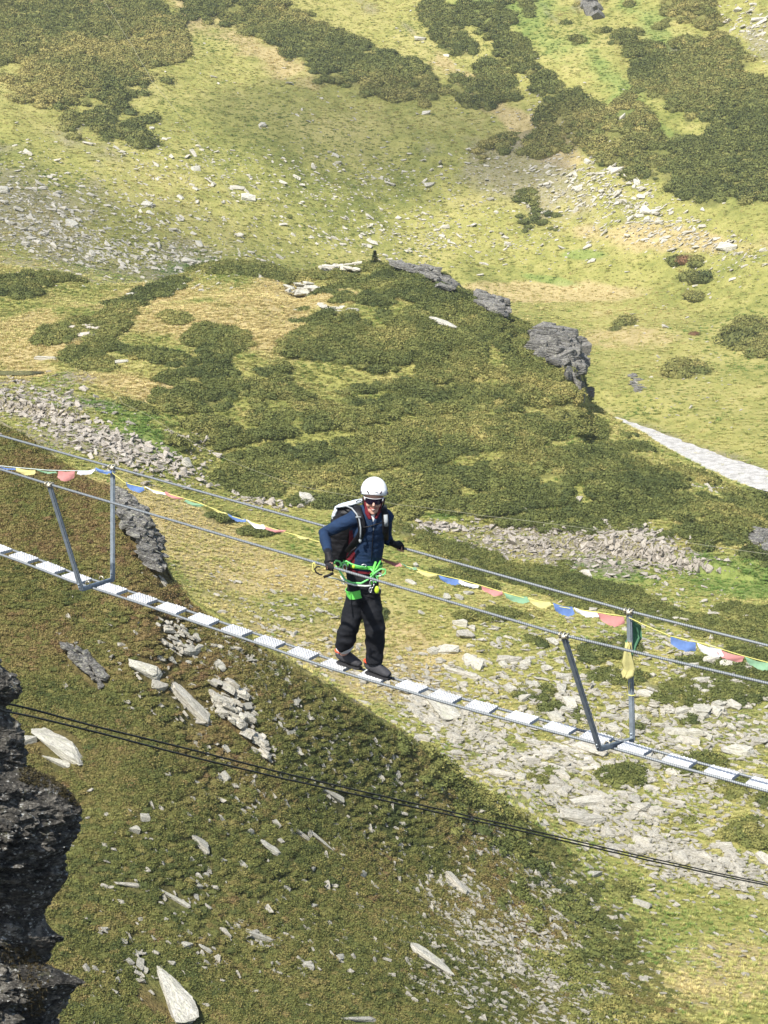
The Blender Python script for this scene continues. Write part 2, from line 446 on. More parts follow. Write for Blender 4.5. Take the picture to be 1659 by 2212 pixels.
DRY = np.clip(blobs(L2, [(470,690,230,50,5),(560,640,190,40,0),(350,640,120,30,-10),(60,740,140,50,0),(880,640,60,14,10),(620,720,120,50,10),(300,840,140,30,8),(40,790,80,30,0)], 0.3, nb * 0.6)
   + blobs(LF, [(1100,250,200,22,35),(560,110,130,30,30),(1500,520,200,24,5),(1200,630,140,14,0),(1640,1090,120,20,20),(230,10,60,60,0),(1350,720,140,30,0)], 0.4, nbf)
   + blobs(VAL, [(330,1130,110,80,40),(560,1240,260,70,20),(700,1380,180,90,20),(850,1420,120,60,0),(1580,2120,120,60,0)], 0.5, nb)
   + blobs(HL1, [(1000,2180,80,30,0)], .4, nb), 0, 1)
LUSH = np.clip(blobs(LF, [(1160,50,140,60,45),(1330,180,230,45,48),(1480,330,160,20,48),(1420,80,160,40,48),(1060,20,80,40,40),(1255,550,36,7,0),(1190,605,40,6,10),(1420,60,120,40,40),(430,580,80,14,0),(1480,90,60,26,40)], 0.4, nbf)
   + blobs(VAL, [(300,930,90,45,25),(400,980,70,30,20),(1550,1250,200,45,8),(1300,1230,80,20,0),(960,1135,60,12,0),(1650,1280,80,60,0)], 0.4, nb)
   + blobs(L2, [(290,930,90,50,25),(1550,1230,200,40,8),(960,1115,60,12,0)], 0.4, nb)
   + HL1 * sst(0.1, 0.6, fbm2(TX / 9, TY / 7, 3, 91) + 0.3 * sst(1800, 2150, PV)) * 0.6, 0, 1)
SCR = np.clip(blobs(LF, [(30,450,160,110,10),(160,540,220,60,15),(800,25,50,18,35),(1200,45,40,12,40),(1630,30,60,14,40),(1640,90,70,18,45),(1270,10,24,30,60),(1180,400,120,40,20),(1500,120,70,14,30),(880,60,30,8,40)], 0.6, nbf * 1.4) * 0.7
   + blobs(VAL + L2, [(60,860,150,40,10),(130,920,150,40,15),(250,960,90,30,25),(1120,1175,190,40,6),(1330,1185,170,42,6),(1400,1200,80,18,10),(940,1140,70,12,0),(150,820,60,20,0)], 0.35, nb * 0.9)
   + blobs(VAL, [(900,1530,190,40,32),(1060,1640,180,46,35),(1250,1720,180,60,30),(1380,1810,160,44,25),(1550,1860,110,26,12),(1230,1960,110,40,40),(1300,1600,150,30,20),(1500,1560,150,40,10)], 0.5, nb * 1.3) * 0.42, 0, 1)
RUST = np.clip(HL1 * sst(-0.05, 0.5, fbm2(TX / 7, TY / 5, 4, 101) + 0.25 * (1 - sst(1700, 2150, PV)))
   + blobs(L2, [(1130,700,90,22,20),(900,730,120,30,10)], 0.4, nb) * 0.8, 0, 1)
SCR *= (1 - 0.8 * HL1)

# road: world polyline on the far valley floor
RP = []
for u, v in road_pts:
    x, y, z = ray(u, v); RP.append((x / y, z / y))
road_z = [-50.6, -50.4, -50.2, -50.2, -50.2, -50.6, -51.0]
ROADW = np.array([(a * (zz / e), zz / e, zz) for (a, e), zz in zip(RP, road_z)])
def road_dist(X, Y):
    best = np.full(X.shape, 1e9); zz = np.zeros(X.shape)
    for i in range(len(ROADW) - 1):
        ax, ay, az = ROADW[i]; bx, by, bz = ROADW[i + 1]
        dx, dy = bx - ax, by - ay; L = dx * dx + dy * dy
        t = np.clip(((X - ax) * dx + (Y - ay) * dy) / L, 0, 1)
        d = np.hypot(X - ax - t * dx, Y - ay - t * dy)
        k = d < best; best = np.where(k, d, best); zz = np.where(k, az + t * (bz - az), zz)
    return best, zz
selr = (SEG > 9.9) & (SEG < 12.6)
rd, rz = road_dist(TX[selr], TY[selr])
wgt = 1 - sst(3.2, 11.0, rd)
TZ[selr] = TZ[selr] * (1 - wgt) + (rz - 0.12) * wgt
EG = TZ / TY
bare = 1 - sst(3.0, 5.5, rd + 1.0 * nb[selr])
SCR[selr] = np.maximum(SCR[selr], bare * 0.8); SHR[selr] *= (1 - wgt); 

# pond at the left
pond_c = hit(28, 806)
pd = np.hypot((TX - pond_c[0]) / 2.9, (TY - pond_c[1]) / 1.5)
pw = (1 - sst(0.8, 1.7, pd)) * (SG > 6.0) * (SG < 9.0)
TZ = TZ * (1 - pw) + (pond_c[2] - 0.12) * pw
SHR *= (1 - pw); SCR *= (1 - pw)
PU, PV = proj(TX, TY, TZ)

# small humps where shrubs stand, small scale roughness
TZ = TZ + (SHR * (0.12 * HL1 + 0.25 * (LV + L2) + 0.5 * LF) * (0.5 + 0.5 * fbm2(TX / 0.9, TY / 0.9, 2, 111)))
TZF = TZ; refresh(); PU, PV = proj(TX, TY, TZ)
idx = np.arange(NR * NC).reshape(NR, NC)
q = np.stack([idx[:-1, :-1], idx[:-1, 1:], idx[1:, 1:], idx[1:, :-1]], -1).reshape(-1, 4)
gm = mesh_np("ground", np.stack([TX, TY, TZF], -1).reshape(-1, 3), q)
for nm, ch in (("coverA", (SHR, DRY, LUSH)), ("coverB", (SCR, RUST, HL1)), ("coverC", (LF, L2, VAL))):
    at = gm.color_attributes.new(nm, 'FLOAT_COLOR', 'POINT')
    buf = np.ones((NR * NC, 4), np.float32)
    for k in range(3): buf[:, k] = ch[k].ravel()
    at.data.foreach_set('color', buf.ravel())
g = NT("alpine_turf")
def sep(name):
    a = g.n('ShaderNodeAttribute', attribute_name=name); s_ = g.n('ShaderNodeSeparateColor'); g.l(a.outputs['Color'], s_.inputs[0]); return s_.outputs
shr, dry, lush = sep("coverA")[:3]; scr, rust, hl1 = sep("coverB")[:3]; fr, kn, vl = sep("coverC")[:3]
nL = g.noise(0.05, 4, 0.6); nM = g.noise(0.45, 5, 0.65); nF = g.noise(3.2, 4, 0.7); nX = g.noise(11.0, 3, 0.7)
mead = g.ramp(g.math('ADD', g.math('MULTIPLY', nL, 0.5), g.math('MULTIPLY', nM, 0.5)), [(0.36, (0.16, 0.18, 0.045)), (0.5, (0.30, 0.29, 0.085)), (0.66, (0.42, 0.37, 0.14))])
drc = g.ramp(nM, [(0.3, (0.34, 0.27, 0.12)), (0.7, (0.50, 0.40, 0.20))])
luc = g.ramp(nM, [(0.3, (0.11, 0.18, 0.045)), (0.7, (0.24, 0.32, 0.08))])
slc = g.ramp(nM, [(0.3, (0.09, 0.085, 0.03)), (0.7, (0.16, 0.135, 0.05))])
ruc = g.ramp(nF, [(0.3, (0.10, 0.062, 0.028)), (0.7, (0.22, 0.135, 0.06))])
shc = g.ramp(nF, [(0.3, (0.04, 0.045, 0.016)), (0.7, (0.10, 0.105, 0.035))])
vo = g.n('ShaderNodeTexVoronoi'); vo.inputs['Scale'].default_value = 3.0; g.l(g.coord(), vo.inputs['Vector'])
sc1 = g.ramp(nF, [(0.25, (0.13, 0.11, 0.085)), (0.75, (0.42, 0.37, 0.31))])
scc = g.mix(g.math('MULTIPLY', vo.outputs['Distance'], 0.5), sc1, (0.07, 0.06, 0.05))
c = g.mix(hl1, mead, slc)
c = g.mix(g.math('MULTIPLY', dry, 0.9), c, drc)
c = g.mix(g.math('MULTIPLY', lush, 0.65), c, luc)
c = g.mix(g.math('MULTIPLY', rust, g.math('MULTIPLY', nM, 1.3), clamp=True), c, ruc)
c = g.mix(g.math('MULTIPLY', shr, 0.5), c, shc)
c = g.mix(g.math('MULTIPLY', scr, g.math('MULTIPLY_ADD', nF, 2.4, -0.45), clamp=True), c, scc)
val = g.math('MULTIPLY_ADD', g.math('ADD', nF, nX), 0.85, 0.17)
cc = g.n('ShaderNodeCombineColor'); [g.l(val, cc.inputs[i]) for i in range(3)]
c = g.mix(1.0, c, cc.outputs[0], 'MULTIPLY')
b1 = g.bump(nM, 0.8, 0.5); b2 = g.bump(nF, 0.9, 0.22, b1); b3 = g.bump(nX, 0.8, 0.07, b2)
GROUND_MAT = g.out(c, 0.95, 0, b3, 0.1)
ground = link("ground", gm, GROUND_MAT)
tag(ground, kind='structure')

# road strip
v = []; f = []
cum = [0]
for i in range(len(ROADW) - 1): cum.append(cum[-1] + np.linalg.norm(ROADW[i + 1] - ROADW[i]))
NS = 160; S = np.linspace(0, cum[-1], NS)
C_ = np.stack([np.interp(S, cum, ROADW[:, k]) for k in range(3)], 1)
for k in range(2): C_[:, k] = np.convolve(np.pad(C_[:, k], 6, mode='edge'), np.ones(13) / 13, mode='valid')
T_ = np.gradient(C_, axis=0); T_ /= np.linalg.norm(T_[:, :2], axis=1)[:, None]
for i in range(NS):
    for j in range(9):
        o_ = (j - 4) / 4 * (3.3 + 0.45 * float(fbm2(np.array([i * .35]), np.array([j * 9.0]), 3, 77)[0]))
        x_ = C_[i, 0] - T_[i, 1] * o_; y_ = C_[i, 1] + T_[i, 0] * o_
        v.append((x_, y_, C_[i, 2] + 0.06 - 0.03 * abs(j - 4) / 4 - (0.035 if abs(j - 4) == 2 else 0)))
for i in range(NS - 1):
    for j in range(8): f.append((i * 9 + j, (i + 1) * 9 + j, (i + 1) * 9 + j + 1, i * 9 + j + 1))
g = NT("gravel"); n_ = g.noise(1.2, 5, 0.7); n2_ = g.noise(9, 3, 0.7)
c = g.ramp(g.math('ADD', g.math('MULTIPLY', n_, .5), g.math('MULTIPLY', n2_, .5)), [(0.38, (0.24, 0.23, 0.21)), (0.5, (0.46, 0.445, 0.415)), (0.60, (0.60, 0.585, 0.55))])
GRAVEL = g.out(c, 0.95, 0, g.bump(n2_, 0.6, 0.08), 0.1)
road = link("road", mesh_np("road", np.array(v), f), GRAVEL); tag(road, kind='structure')
# pond water
mb = MB()
ring = [(pond_c[0] + 2.3 * math.cos(a) * (1 + .15 * math.sin(3 * a)), pond_c[1] + 1.1 * math.sin(a) * (1 + .12 * math.cos(2 * a)), pond_c[2] + 0.02) for a in np.linspace(0, 2 * math.pi, 48)[:-1]]
mb.add(ring, [tuple(range(47))])
g = NT("pond_water"); WATER = g.out((0.012, 0.016, 0.02), 0.12, 0, g.bump(g.noise(3, 2), 0.1, 0.02), 0.6)
pw_ = mb.build("water", WATER); tag(pw_, kind='structure')
# ------------------------------------------------------------------ plants and stones: prototypes
def leaf_clump(seed, n, flat, leaf, up=0.5, core=0.75):
    r = np.random.default_rng(seed); vs = []; fs = []
    d = r.normal(size=(n, 3)); d[:, 2] = np.abs(d[:, 2]) * 1.0; d /= np.linalg.norm(d, axis=1)[:, None]
    lump = 1 + 0.28 * fbm3(d[:, 0] * 2.2, d[:, 1] * 2.2, d[:, 2] * 2.2, 2, seed)
    p = d * (r.uniform(0.72, 1.05, n) * lump)[:, None]; p[:, 2] *= flat
    a = r.normal(size=(n, 3)) + d * 0.3; a[:, 2] += up; a /= np.linalg.norm(a, axis=1)[:, None]
    b = np.cross(a, r.normal(size=(n, 3))); b /= np.linalg.norm(b, axis=1)[:, None]
    s_ = leaf * r.uniform(0.6, 1.4, n)[:, None]
    V = np.stack([p - b * s_ * 0.45, p + a * s_ * 0.9 , p + b * s_ * 0.45, p - a * s_ * 0.5], 1).reshape(-1, 3)
    Fq = np.arange(n * 4).reshape(-1, 4)
    # inner twiggy body
    mb_ = MB(); mb_.ball((0, 0, 0), (core, core, core * flat), seg=9, rings=6)
    cv = np.array(mb_.v); cv *= (1 + 0.2 * fbm3(cv[:, 0] * 2, cv[:, 1] * 2, cv[:, 2] * 2, 2, seed + 3))[:, None]
    vs = [tuple(x) for x in V] + [tuple(x) for x in cv]
    fs = [tuple(x) for x in Fq] + [tuple(i + len(V) for i in f_) for f_ in mb_.f]
    return mesh_np("clump", np.array(vs), fs, smooth=False)
def blade_tuft(seed, n, h, spread):
    r = np.random.default_rng(seed); V = []; Fq = []
    for i in range(n):
        a = r.uniform(0, 6.28); rad = spread * math.sqrt(r.uniform()); x, y = rad * math.cos(a), rad * math.sin(a)
        l = h * r.uniform(0.5, 1.1); ben = r.uniform(0.1, 0.7) * l; wd = 0.05
        tx, ty = x + ben * math.cos(a), y + ben * math.sin(a); px, py = -math.sin(a) * wd, math.cos(a) * wd
        k = len(V); V += [(x - px, y - py, -0.1), (x + px, y + py, -0.1), (x * .6 + tx * .4 + px, y * .6 + ty * .4 + py, l * .65), (x * .6 + tx * .4 - px, y * .6 + ty * .4 - py, l * .65), (tx, ty, l)]
        Fq += [(k, k + 1, k + 2, k + 3), (k + 3, k + 2, k + 4)]
    return mesh_np("tuft", np.array(V), Fq, smooth=False)
def rock_mesh(seed, dims=(1, 0.7, 0.5), cuts=2, rough=0.05, strata=0.03, pts=18):
    """angular block of schist: hull of random points, then layered roughness; radius about 1"""
    r = np.random.default_rng(seed); bm = bmesh.new()
    for i in range(pts):
        d = r.normal(size=3); d /= np.linalg.norm(d); d = np.sign(d) * np.abs(d) ** 0.55; d /= max(1.0, np.linalg.norm(d) / 1.25)
        d = d * r.uniform(0.75, 1.0)
        bm.verts.new((d[0] * dims[0], d[1] * dims[1], d[2] * dims[2]))
    res = bmesh.ops.convex_hull(bm, input=bm.verts)
    junk = [e for e in res['geom_interior'] + res['geom_unused'] if isinstance(e, bmesh.types.BMVert)]
    if junk: bmesh.ops.delete(bm, geom=list(set(junk)), context='VERTS')
    if not bm.faces: print('EMPTY ROCK', seed)
    if cuts:
        bmesh.ops.triangulate(bm, faces=bm.faces)
        for _ in range(cuts): bmesh.ops.subdivide_edges(bm, edges=bm.edges, cuts=1, use_grid_fill=True)
        bmesh.ops.triangulate(bm, faces=bm.faces)
    me = bpy.data.meshes.new("rock"); bm.to_mesh(me); bm.free()
    n = len(me.vertices); co = np.empty(n * 3, np.float32); me.vertices.foreach_get('co', co); co = co.reshape(-1, 3)
    if cuts:
        nn = co / (np.linalg.norm(co, axis=1)[:, None] + 1e-6)
        q_ = fbm3(co[:, 0] * 2.5 + seed, co[:, 1] * 2.5, co[:, 2] * 4, 3, seed)
        lay = co[:, 2] / dims[2] * 3.0 + 0.8 * fbm3(co[:, 0] * 1.5, co[:, 1] * 1.5, co[:, 2], 2, seed + 5)
        st = np.abs((lay % 1.0) - 0.5) * 2
        co = co + nn * (rough * q_ - strata * (st < 0.25))[:, None]
        me.vertices.foreach_set('co', co.astype(np.float32).ravel())
    me.polygons.foreach_set('use_smooth', [False] * len(me.polygons)); me.update()
    return me
# materials
def plant_mat(name, stops, attr='INSTANCER'):
    g = NT(name)
    a = g.n('ShaderNodeAttribute', attribute_type='INSTANCER', attribute_name='tone')
    base = g.ramp(a.outputs['Fac'], stops)
    geo = g.n('ShaderNodeNewGeometry')
    f_ = g.math('MULTIPLY_ADD', geo.outputs['Random Per Island'], 0.6, 0.7)
    cc = g.n('ShaderNodeCombineColor'); [g.l(f_, cc.inputs[i]) for i in range(3)]
    c_ = g.mix(1.0, base, cc.outputs[0], 'MULTIPLY')
    return g.out(c_, 0.75, 0, None, 0.15)
M_SHRUB = plant_mat("shrub_leaves", [(0, (0.07, 0.088, 0.028)), (0.45, (0.14, 0.155, 0.044)), (0.8, (0.22, 0.21, 0.065)), (1, (0.31, 0.27, 0.09))])
M_HEATH = plant_mat("heath_leaves", [(0, (0.075, 0.092, 0.028)), (0.3, (0.15, 0.155, 0.044)), (0.6, (0.205, 0.172, 0.06)), (0.85, (0.20, 0.138, 0.06)), (1, (0.17, 0.11, 0.052))])
M_GRASS = plant_mat("grass_blades", [(0, (0.13, 0.21, 0.045)), (0.5, (0.37, 0.355, 0.115)), (1, (0.55, 0.45, 0.20))])
def rock_mat(name, stops, lichen=(0.50, 0.50, 0.36), spots=(0.62, 0.61, 0.58), scl=1.0, rand=0.35, bd=0.06):
    g = NT(name)
    geo = g.n('ShaderNodeNewGeometry'); oi = g.n('ShaderNodeObjectInfo')
    mp = g.n('ShaderNodeMapping'); g.l(g.coord(), mp.inputs[0]); mp.inputs['Scale'].default_value = (1, 1, 3.2)
    add = g.n('ShaderNodeVectorMath', operation='ADD'); g.l(mp.outputs[0], add.inputs[0])
    cmb = g.n('ShaderNodeCombineXYZ'); [g.l(g.math('MULTIPLY', oi.outputs['Random'], 31.0), cmb.inputs[i]) for i in range(3)]; g.l(cmb.outputs[0], add.inputs[1])
    scl = scl * 1.7; n1_ = g.noise(1.6 * scl, 6, 0.7, add.outputs[0]); n2_ = g.noise(7 * scl, 5, 0.7, add.outputs[0]); n3_ = g.noise(2.6 * scl, 4, 0.6, add.outputs[0], 0.4)
    base = g.ramp(g.math('ADD', g.math('MULTIPLY', n1_, .5), g.math('MULTIPLY', n2_, .5)), stops)
    ck = g.noise(1.1 * scl, 5, 0.75, add.outputs[0], 1.5); base = g.mix(g.ramp(g.math('ABSOLUTE', g.math('SUBTRACT', ck, 0.5)), [(0.0, (.85, .85, .85)), (0.014, (0, 0, 0))]), base, (0.07, 0.065, 0.055))
    base = g.mix(g.ramp(n3_, [(0.55, (0, 0, 0)), (0.68, (0.7, 0.7, 0.7))]), base, lichen)
    base = g.mix(g.ramp(n2_, [(0.60, (0, 0, 0)), (0.66, (0.6, 0.6, 0.6))]), base, spots)
    rr = g.math('MULTIPLY_ADD', g.math('ADD', oi.outputs['Random'], geo.outputs['Random Per Island']), rand * .5, 1 - rand * 0.55)
    cc = g.n('ShaderNodeCombineColor'); [g.l(rr, cc.inputs[i]) for i in range(3)]
    base = g.mix(1.0, base, cc.outputs[0], 'MULTIPLY')
    b_ = g.bump(n1_, 0.7, bd * 2); b_ = g.bump(n2_, 0.8, bd, b_)
    return g.out(base, 0.9, 0, b_, 0.2)
M_ROCK = rock_mat("schist_pale", [(0.34, (0.18, 0.165, 0.135)), (0.47, (0.47, 0.435, 0.355)), (0.60, (0.68, 0.64, 0.54))])
M_PALE = rock_mat("schist_lichened", [(0.34, (0.20, 0.19, 0.155)), (0.47, (0.48, 0.455, 0.375)), (0.60, (0.68, 0.65, 0.55))], lichen=(0.50, 0.50, 0.35), rand=.25)
M_CLIFF = rock_mat("schist_cliff", [(0.38, (0.04, 0.038, 0.034)), (0.50, (0.16, 0.152, 0.138)), (0.63, (0.40, 0.38, 0.34))], scl=1.3)
M_PINK = rock_mat("schist_rubble", [(0.34, (0.19, 0.16, 0.125)), (0.48, (0.46, 0.41, 0.34)), (0.63, (0.66, 0.61, 0.53))], lichen=(0.5, 0.46, 0.40))

def proto_collection(name, meshes, mat):
    c_ = bpy.data.collections.new(name)
    for i, me in enumerate(meshes):
        me.materials.append(mat); o = bpy.data.objects.new(name + "_form", me); c_.objects.link(o)
    return c_
def scatter(name, label, cat, pts, rot, scl, tone, pc, nproto):
    n = len(pts)
    me = bpy.data.meshes.new(name); me.vertices.add(n)
    me.vertices.foreach_set('co', np.asarray(pts, np.float32).ravel())
    for nm, ty, arr in (('rot', 'FLOAT_VECTOR', rot), ('scl', 'FLOAT_VECTOR', scl)):
        a = me.attributes.new(nm, ty, 'POINT'); a.data.foreach_set('vector', np.asarray(arr, np.float32).ravel())
    a = me.attributes.new('tone', 'FLOAT', 'POINT'); a.data.foreach_set('value', np.asarray(tone, np.float32))
    a = me.attributes.new('pick', 'INT', 'POINT'); a.data.foreach_set('value', rng.integers(0, nproto, n).astype(np.int32))
    o = link(name, me); tag(o, label, cat, None, 'stuff')
    ng = bpy.data.node_groups.new(name + "_scatter", 'GeometryNodeTree')
    ng.interface.new_socket('Geometry', in_out='INPUT', socket_type='NodeSocketGeometry')
    ng.interface.new_socket('Geometry', in_out='OUTPUT', socket_type='NodeSocketGeometry')
    N = ng.nodes.new; gi = N('NodeGroupInput'); go = N('NodeGroupOutput'); ip = N('GeometryNodeInstanceOnPoints'); ci = N('GeometryNodeCollectionInfo')
    ci.inputs['Collection'].default_value = pc; ci.inputs['Separate Children'].default_value = True; ci.inputs['Reset Children'].default_value = True
    def na(nm, ty):
        x = N('GeometryNodeInputNamedAttribute'); x.data_type = ty; x.inputs['Name'].default_value = nm; return x.outputs[0]
    L = ng.links.new
    L(gi.outputs[0], ip.inputs['Points']); L(ci.outputs[0], ip.inputs['Instance']); ip.inputs['Pick Instance'].default_value = True
    L(na('pick', 'INT'), ip.inputs['Instance Index']); L(na('rot', 'FLOAT_VECTOR'), ip.inputs['Rotation']); L(na('scl', 'FLOAT_VECTOR'), ip.inputs['Scale'])
    L(ip.outputs[0], go.inputs[0])
    o.modifiers.new('scatter', 'NODES').node_group = ng
    return o

# ------------------------------------------------------------------ ground cover
CARVE = []
DXA = np.gradient(TX, axis=1); DYA = np.gradient(TY, axis=0)
AREA = np.abs(DXA * DYA)
VIS = (PU > -480) & (PU < 2140) & (PV > -120) & (PV < 2420)
# normals of the ground for tilting
zr = np.gradient(TZ, axis=0) / np.maximum(np.gradient(TY, axis=0), 1e-3)
zc = (np.gradient(TZ, axis=1) - zr * np.gradient(TY, axis=1)) / np.maximum(DXA, 1e-3)
def cover_points(wt, n, seed):
    r = np.random.default_rng(seed); W = (wt * AREA * VIS).ravel(); W[W < 0] = 0; cs = np.cumsum(W)
    k = np.searchsorted(cs, r.random(n) * cs[-1]); k = np.clip(k, 0, NR * NC - NC - 2)
    i, j = np.divmod(k, NC); fa, fb = r.random(n), r.random(n); j = np.minimum(j, NC - 2)
    def bl(A): return (A[i, j] * (1 - fa) + A[i + 1, j] * fa) * (1 - fb) + (A[i, j + 1] * (1 - fa) + A[i + 1, j + 1] * fa) * fb
    return np.stack([bl(TX), bl(TY), bl(TZ)], 1), i, j
def tilt_rot(i, j, k, r):
    # euler that roughly follows the slope, then random spin (XYZ order: small x, y tilts after z spin)
    sx = np.clip(zr[i, j], -1, 1) * k; sy = -np.clip(zc[i, j], -1, 1) * k
    az = r.uniform(0, 6.28, len(i))
    return np.stack([np.arctan(sx), np.arctan(sy), az], 1)
def cover(name, label, cat, wt, n, size, flat, tone, pc, npr, seed, k=0.6, sink=0.1, gap=None, spread=0.38):
    r = np.random.default_rng(seed); p, i, j = cover_points(wt, n, seed)
    keep = np.ones(n, bool)
    for (bx, by, br) in CARVE:
        keep &= ((p[:, 0] - bx) ** 2 + (p[:, 1] - by) ** 2) > (br + size * 0.5) ** 2
    p, i, j = p[keep], i[keep], j[keep]; n = len(p)
    if gap is not None:
        gs, th = gap; gn = fbm2(p[:, 0] / gs, p[:, 1] / gs, 3, seed + 40) + 0.25 * r.normal(size=n); keep = gn > th; p, i, j = p[keep], i[keep], j[keep]; n = len(p)
    s = np.minimum(size * r.lognormal(0, spread, n), size * 1.9)
    rot = np.stack([np.arctan(np.clip(zr[i, j], -1.2, 1.2)) * k, -np.arctan(np.clip(zc[i, j], -1.2, 1.2)) * k, r.uniform(-3.14, 3.14, n)], 1)
    rot[:, 2] *= 0 if k > 0.9 else 1
    rot[:, :2] *= 1 if k > 0.9 else 0
    scl = np.stack([s * r.uniform(0.8, 1.25, n), s * r.uniform(0.8, 1.25, n), s * flat * r.uniform(0.7, 1.3, n)], 1)
    p[:, 2] -= sink * scl[:, 2]
    t = np.clip(tone(p, i, j) + r.normal(0, 0.17, n), 0, 1)
    return scatter(name, label, cat, p, rot, scl, t, pc, npr)
PC_SHRUB = proto_collection("shrub_forms", [leaf_clump(s, 170, 0.8, 0.17) for s in (1, 2, 3, 4)], M_SHRUB)
PC_HEATH = proto_collection("heath_forms", [leaf_clump(s, 150, 0.6, 0.15, core=0.7) for s in (5, 6, 7, 8)], M_HEATH)
PC_GRASS = proto_collection("grass_forms", [blade_tuft(s, 46, 1.0, 0.75) for s in (9, 10, 11)], M_GRASS)
# ------------------------------------------------------------------ boulders one can point at
HERO = [rock_mesh(100 + s, (1, 0.9, 0.85), 3, 0.06, 0.035, pts=12 + s % 5) for s in range(9)]
SLAB = [rock_mesh(130 + s, (1, 0.8, 0.8), 3, 0.06, 0.055, pts=15) for s in range(6)]
def crest_pt(u, lo, hi):
    a = (u - CX) / F / (CP + SP * 0.12); i = int(round((a - AG[0]) / (AG[1] - AG[0]))); r0, r1 = np.searchsorted(SEG, [lo, hi])
    k = r0 + int(np.argmax(EGT[i, r0:r1])); return Vector((AG[i] * TYT[i, k], TYT[i, k], TZT[i, k]))
def with_mat(ms, mt):
    out = []
    for m_ in ms:
        c_ = m_.copy(); c_.materials.clear(); c_.materials.append(mt); out.append(c_)
    return out
HP, HR = with_mat(HERO, M_PALE), with_mat(HERO, M_ROCK)
SP_, SR_ = with_mat(SLAB, M_PALE), with_mat(SLAB, M_ROCK)
def plane_hit(u, v, p, n):
    d = Vector(ray(u, v)); k = n.dot(p) / n.dot(d); return d * k
def boulder(u, v, ln, wd, rot, label=None, pool=None, group=None, seed=0, thick=None, name="boulder"):
    h_ = hit(u, v)
    if h_ is None: return None
    p = Vector(h_[:3]); n = slope_normal(p.x, p.y, 1.0)
    a = math.radians(rot); c, s = math.cos(a), math.sin(a)
    sc = p.y / F
    def axis(du, dv, L):
        q_ = plane_hit(u + du * L / 2, v + dv * L / 2, p, n) - plane_hit(u - du * L / 2, v - dv * L / 2, p, n)
        m_ = L * sc * (1.7 if abs(dv) > 0.5 else 1.25)
        if q_.length > m_ or q_.length < 1e-6: q_ = q_.normalized() * m_ if q_.length > 1e-6 else Vector((m_, 0, 0))
        return q_
    A = axis(c, s, ln); ex = A.normalized(); ez = n; ey = ez.cross(ex).normalized(); ez = ex.cross(ey)
    R = Matrix((ex, ey, ez)).transposed()
    th = (thick or (wd * 0.95 if wd < 34 else 20 + wd * .25)) * sc / 2
    CARVE.append((p.x, p.y, max(0.33 * min(A.length, ln * sc * 1.4), 0.1)))
    o = link(name, pool[seed % len(pool)], None, None)
    o.matrix_world = Matrix.Translation(p + n * (th * 0.18 + (0.035 if SEG[h_[3]] < 3 else 0.0))) @ (R.to_4x4()) @ Matrix.Diagonal((A.length / 1.65, wd * sc * 0.80, th * 1.25, 1))
    tag(o, label, "rock" if group else "boulder", group)
    return o
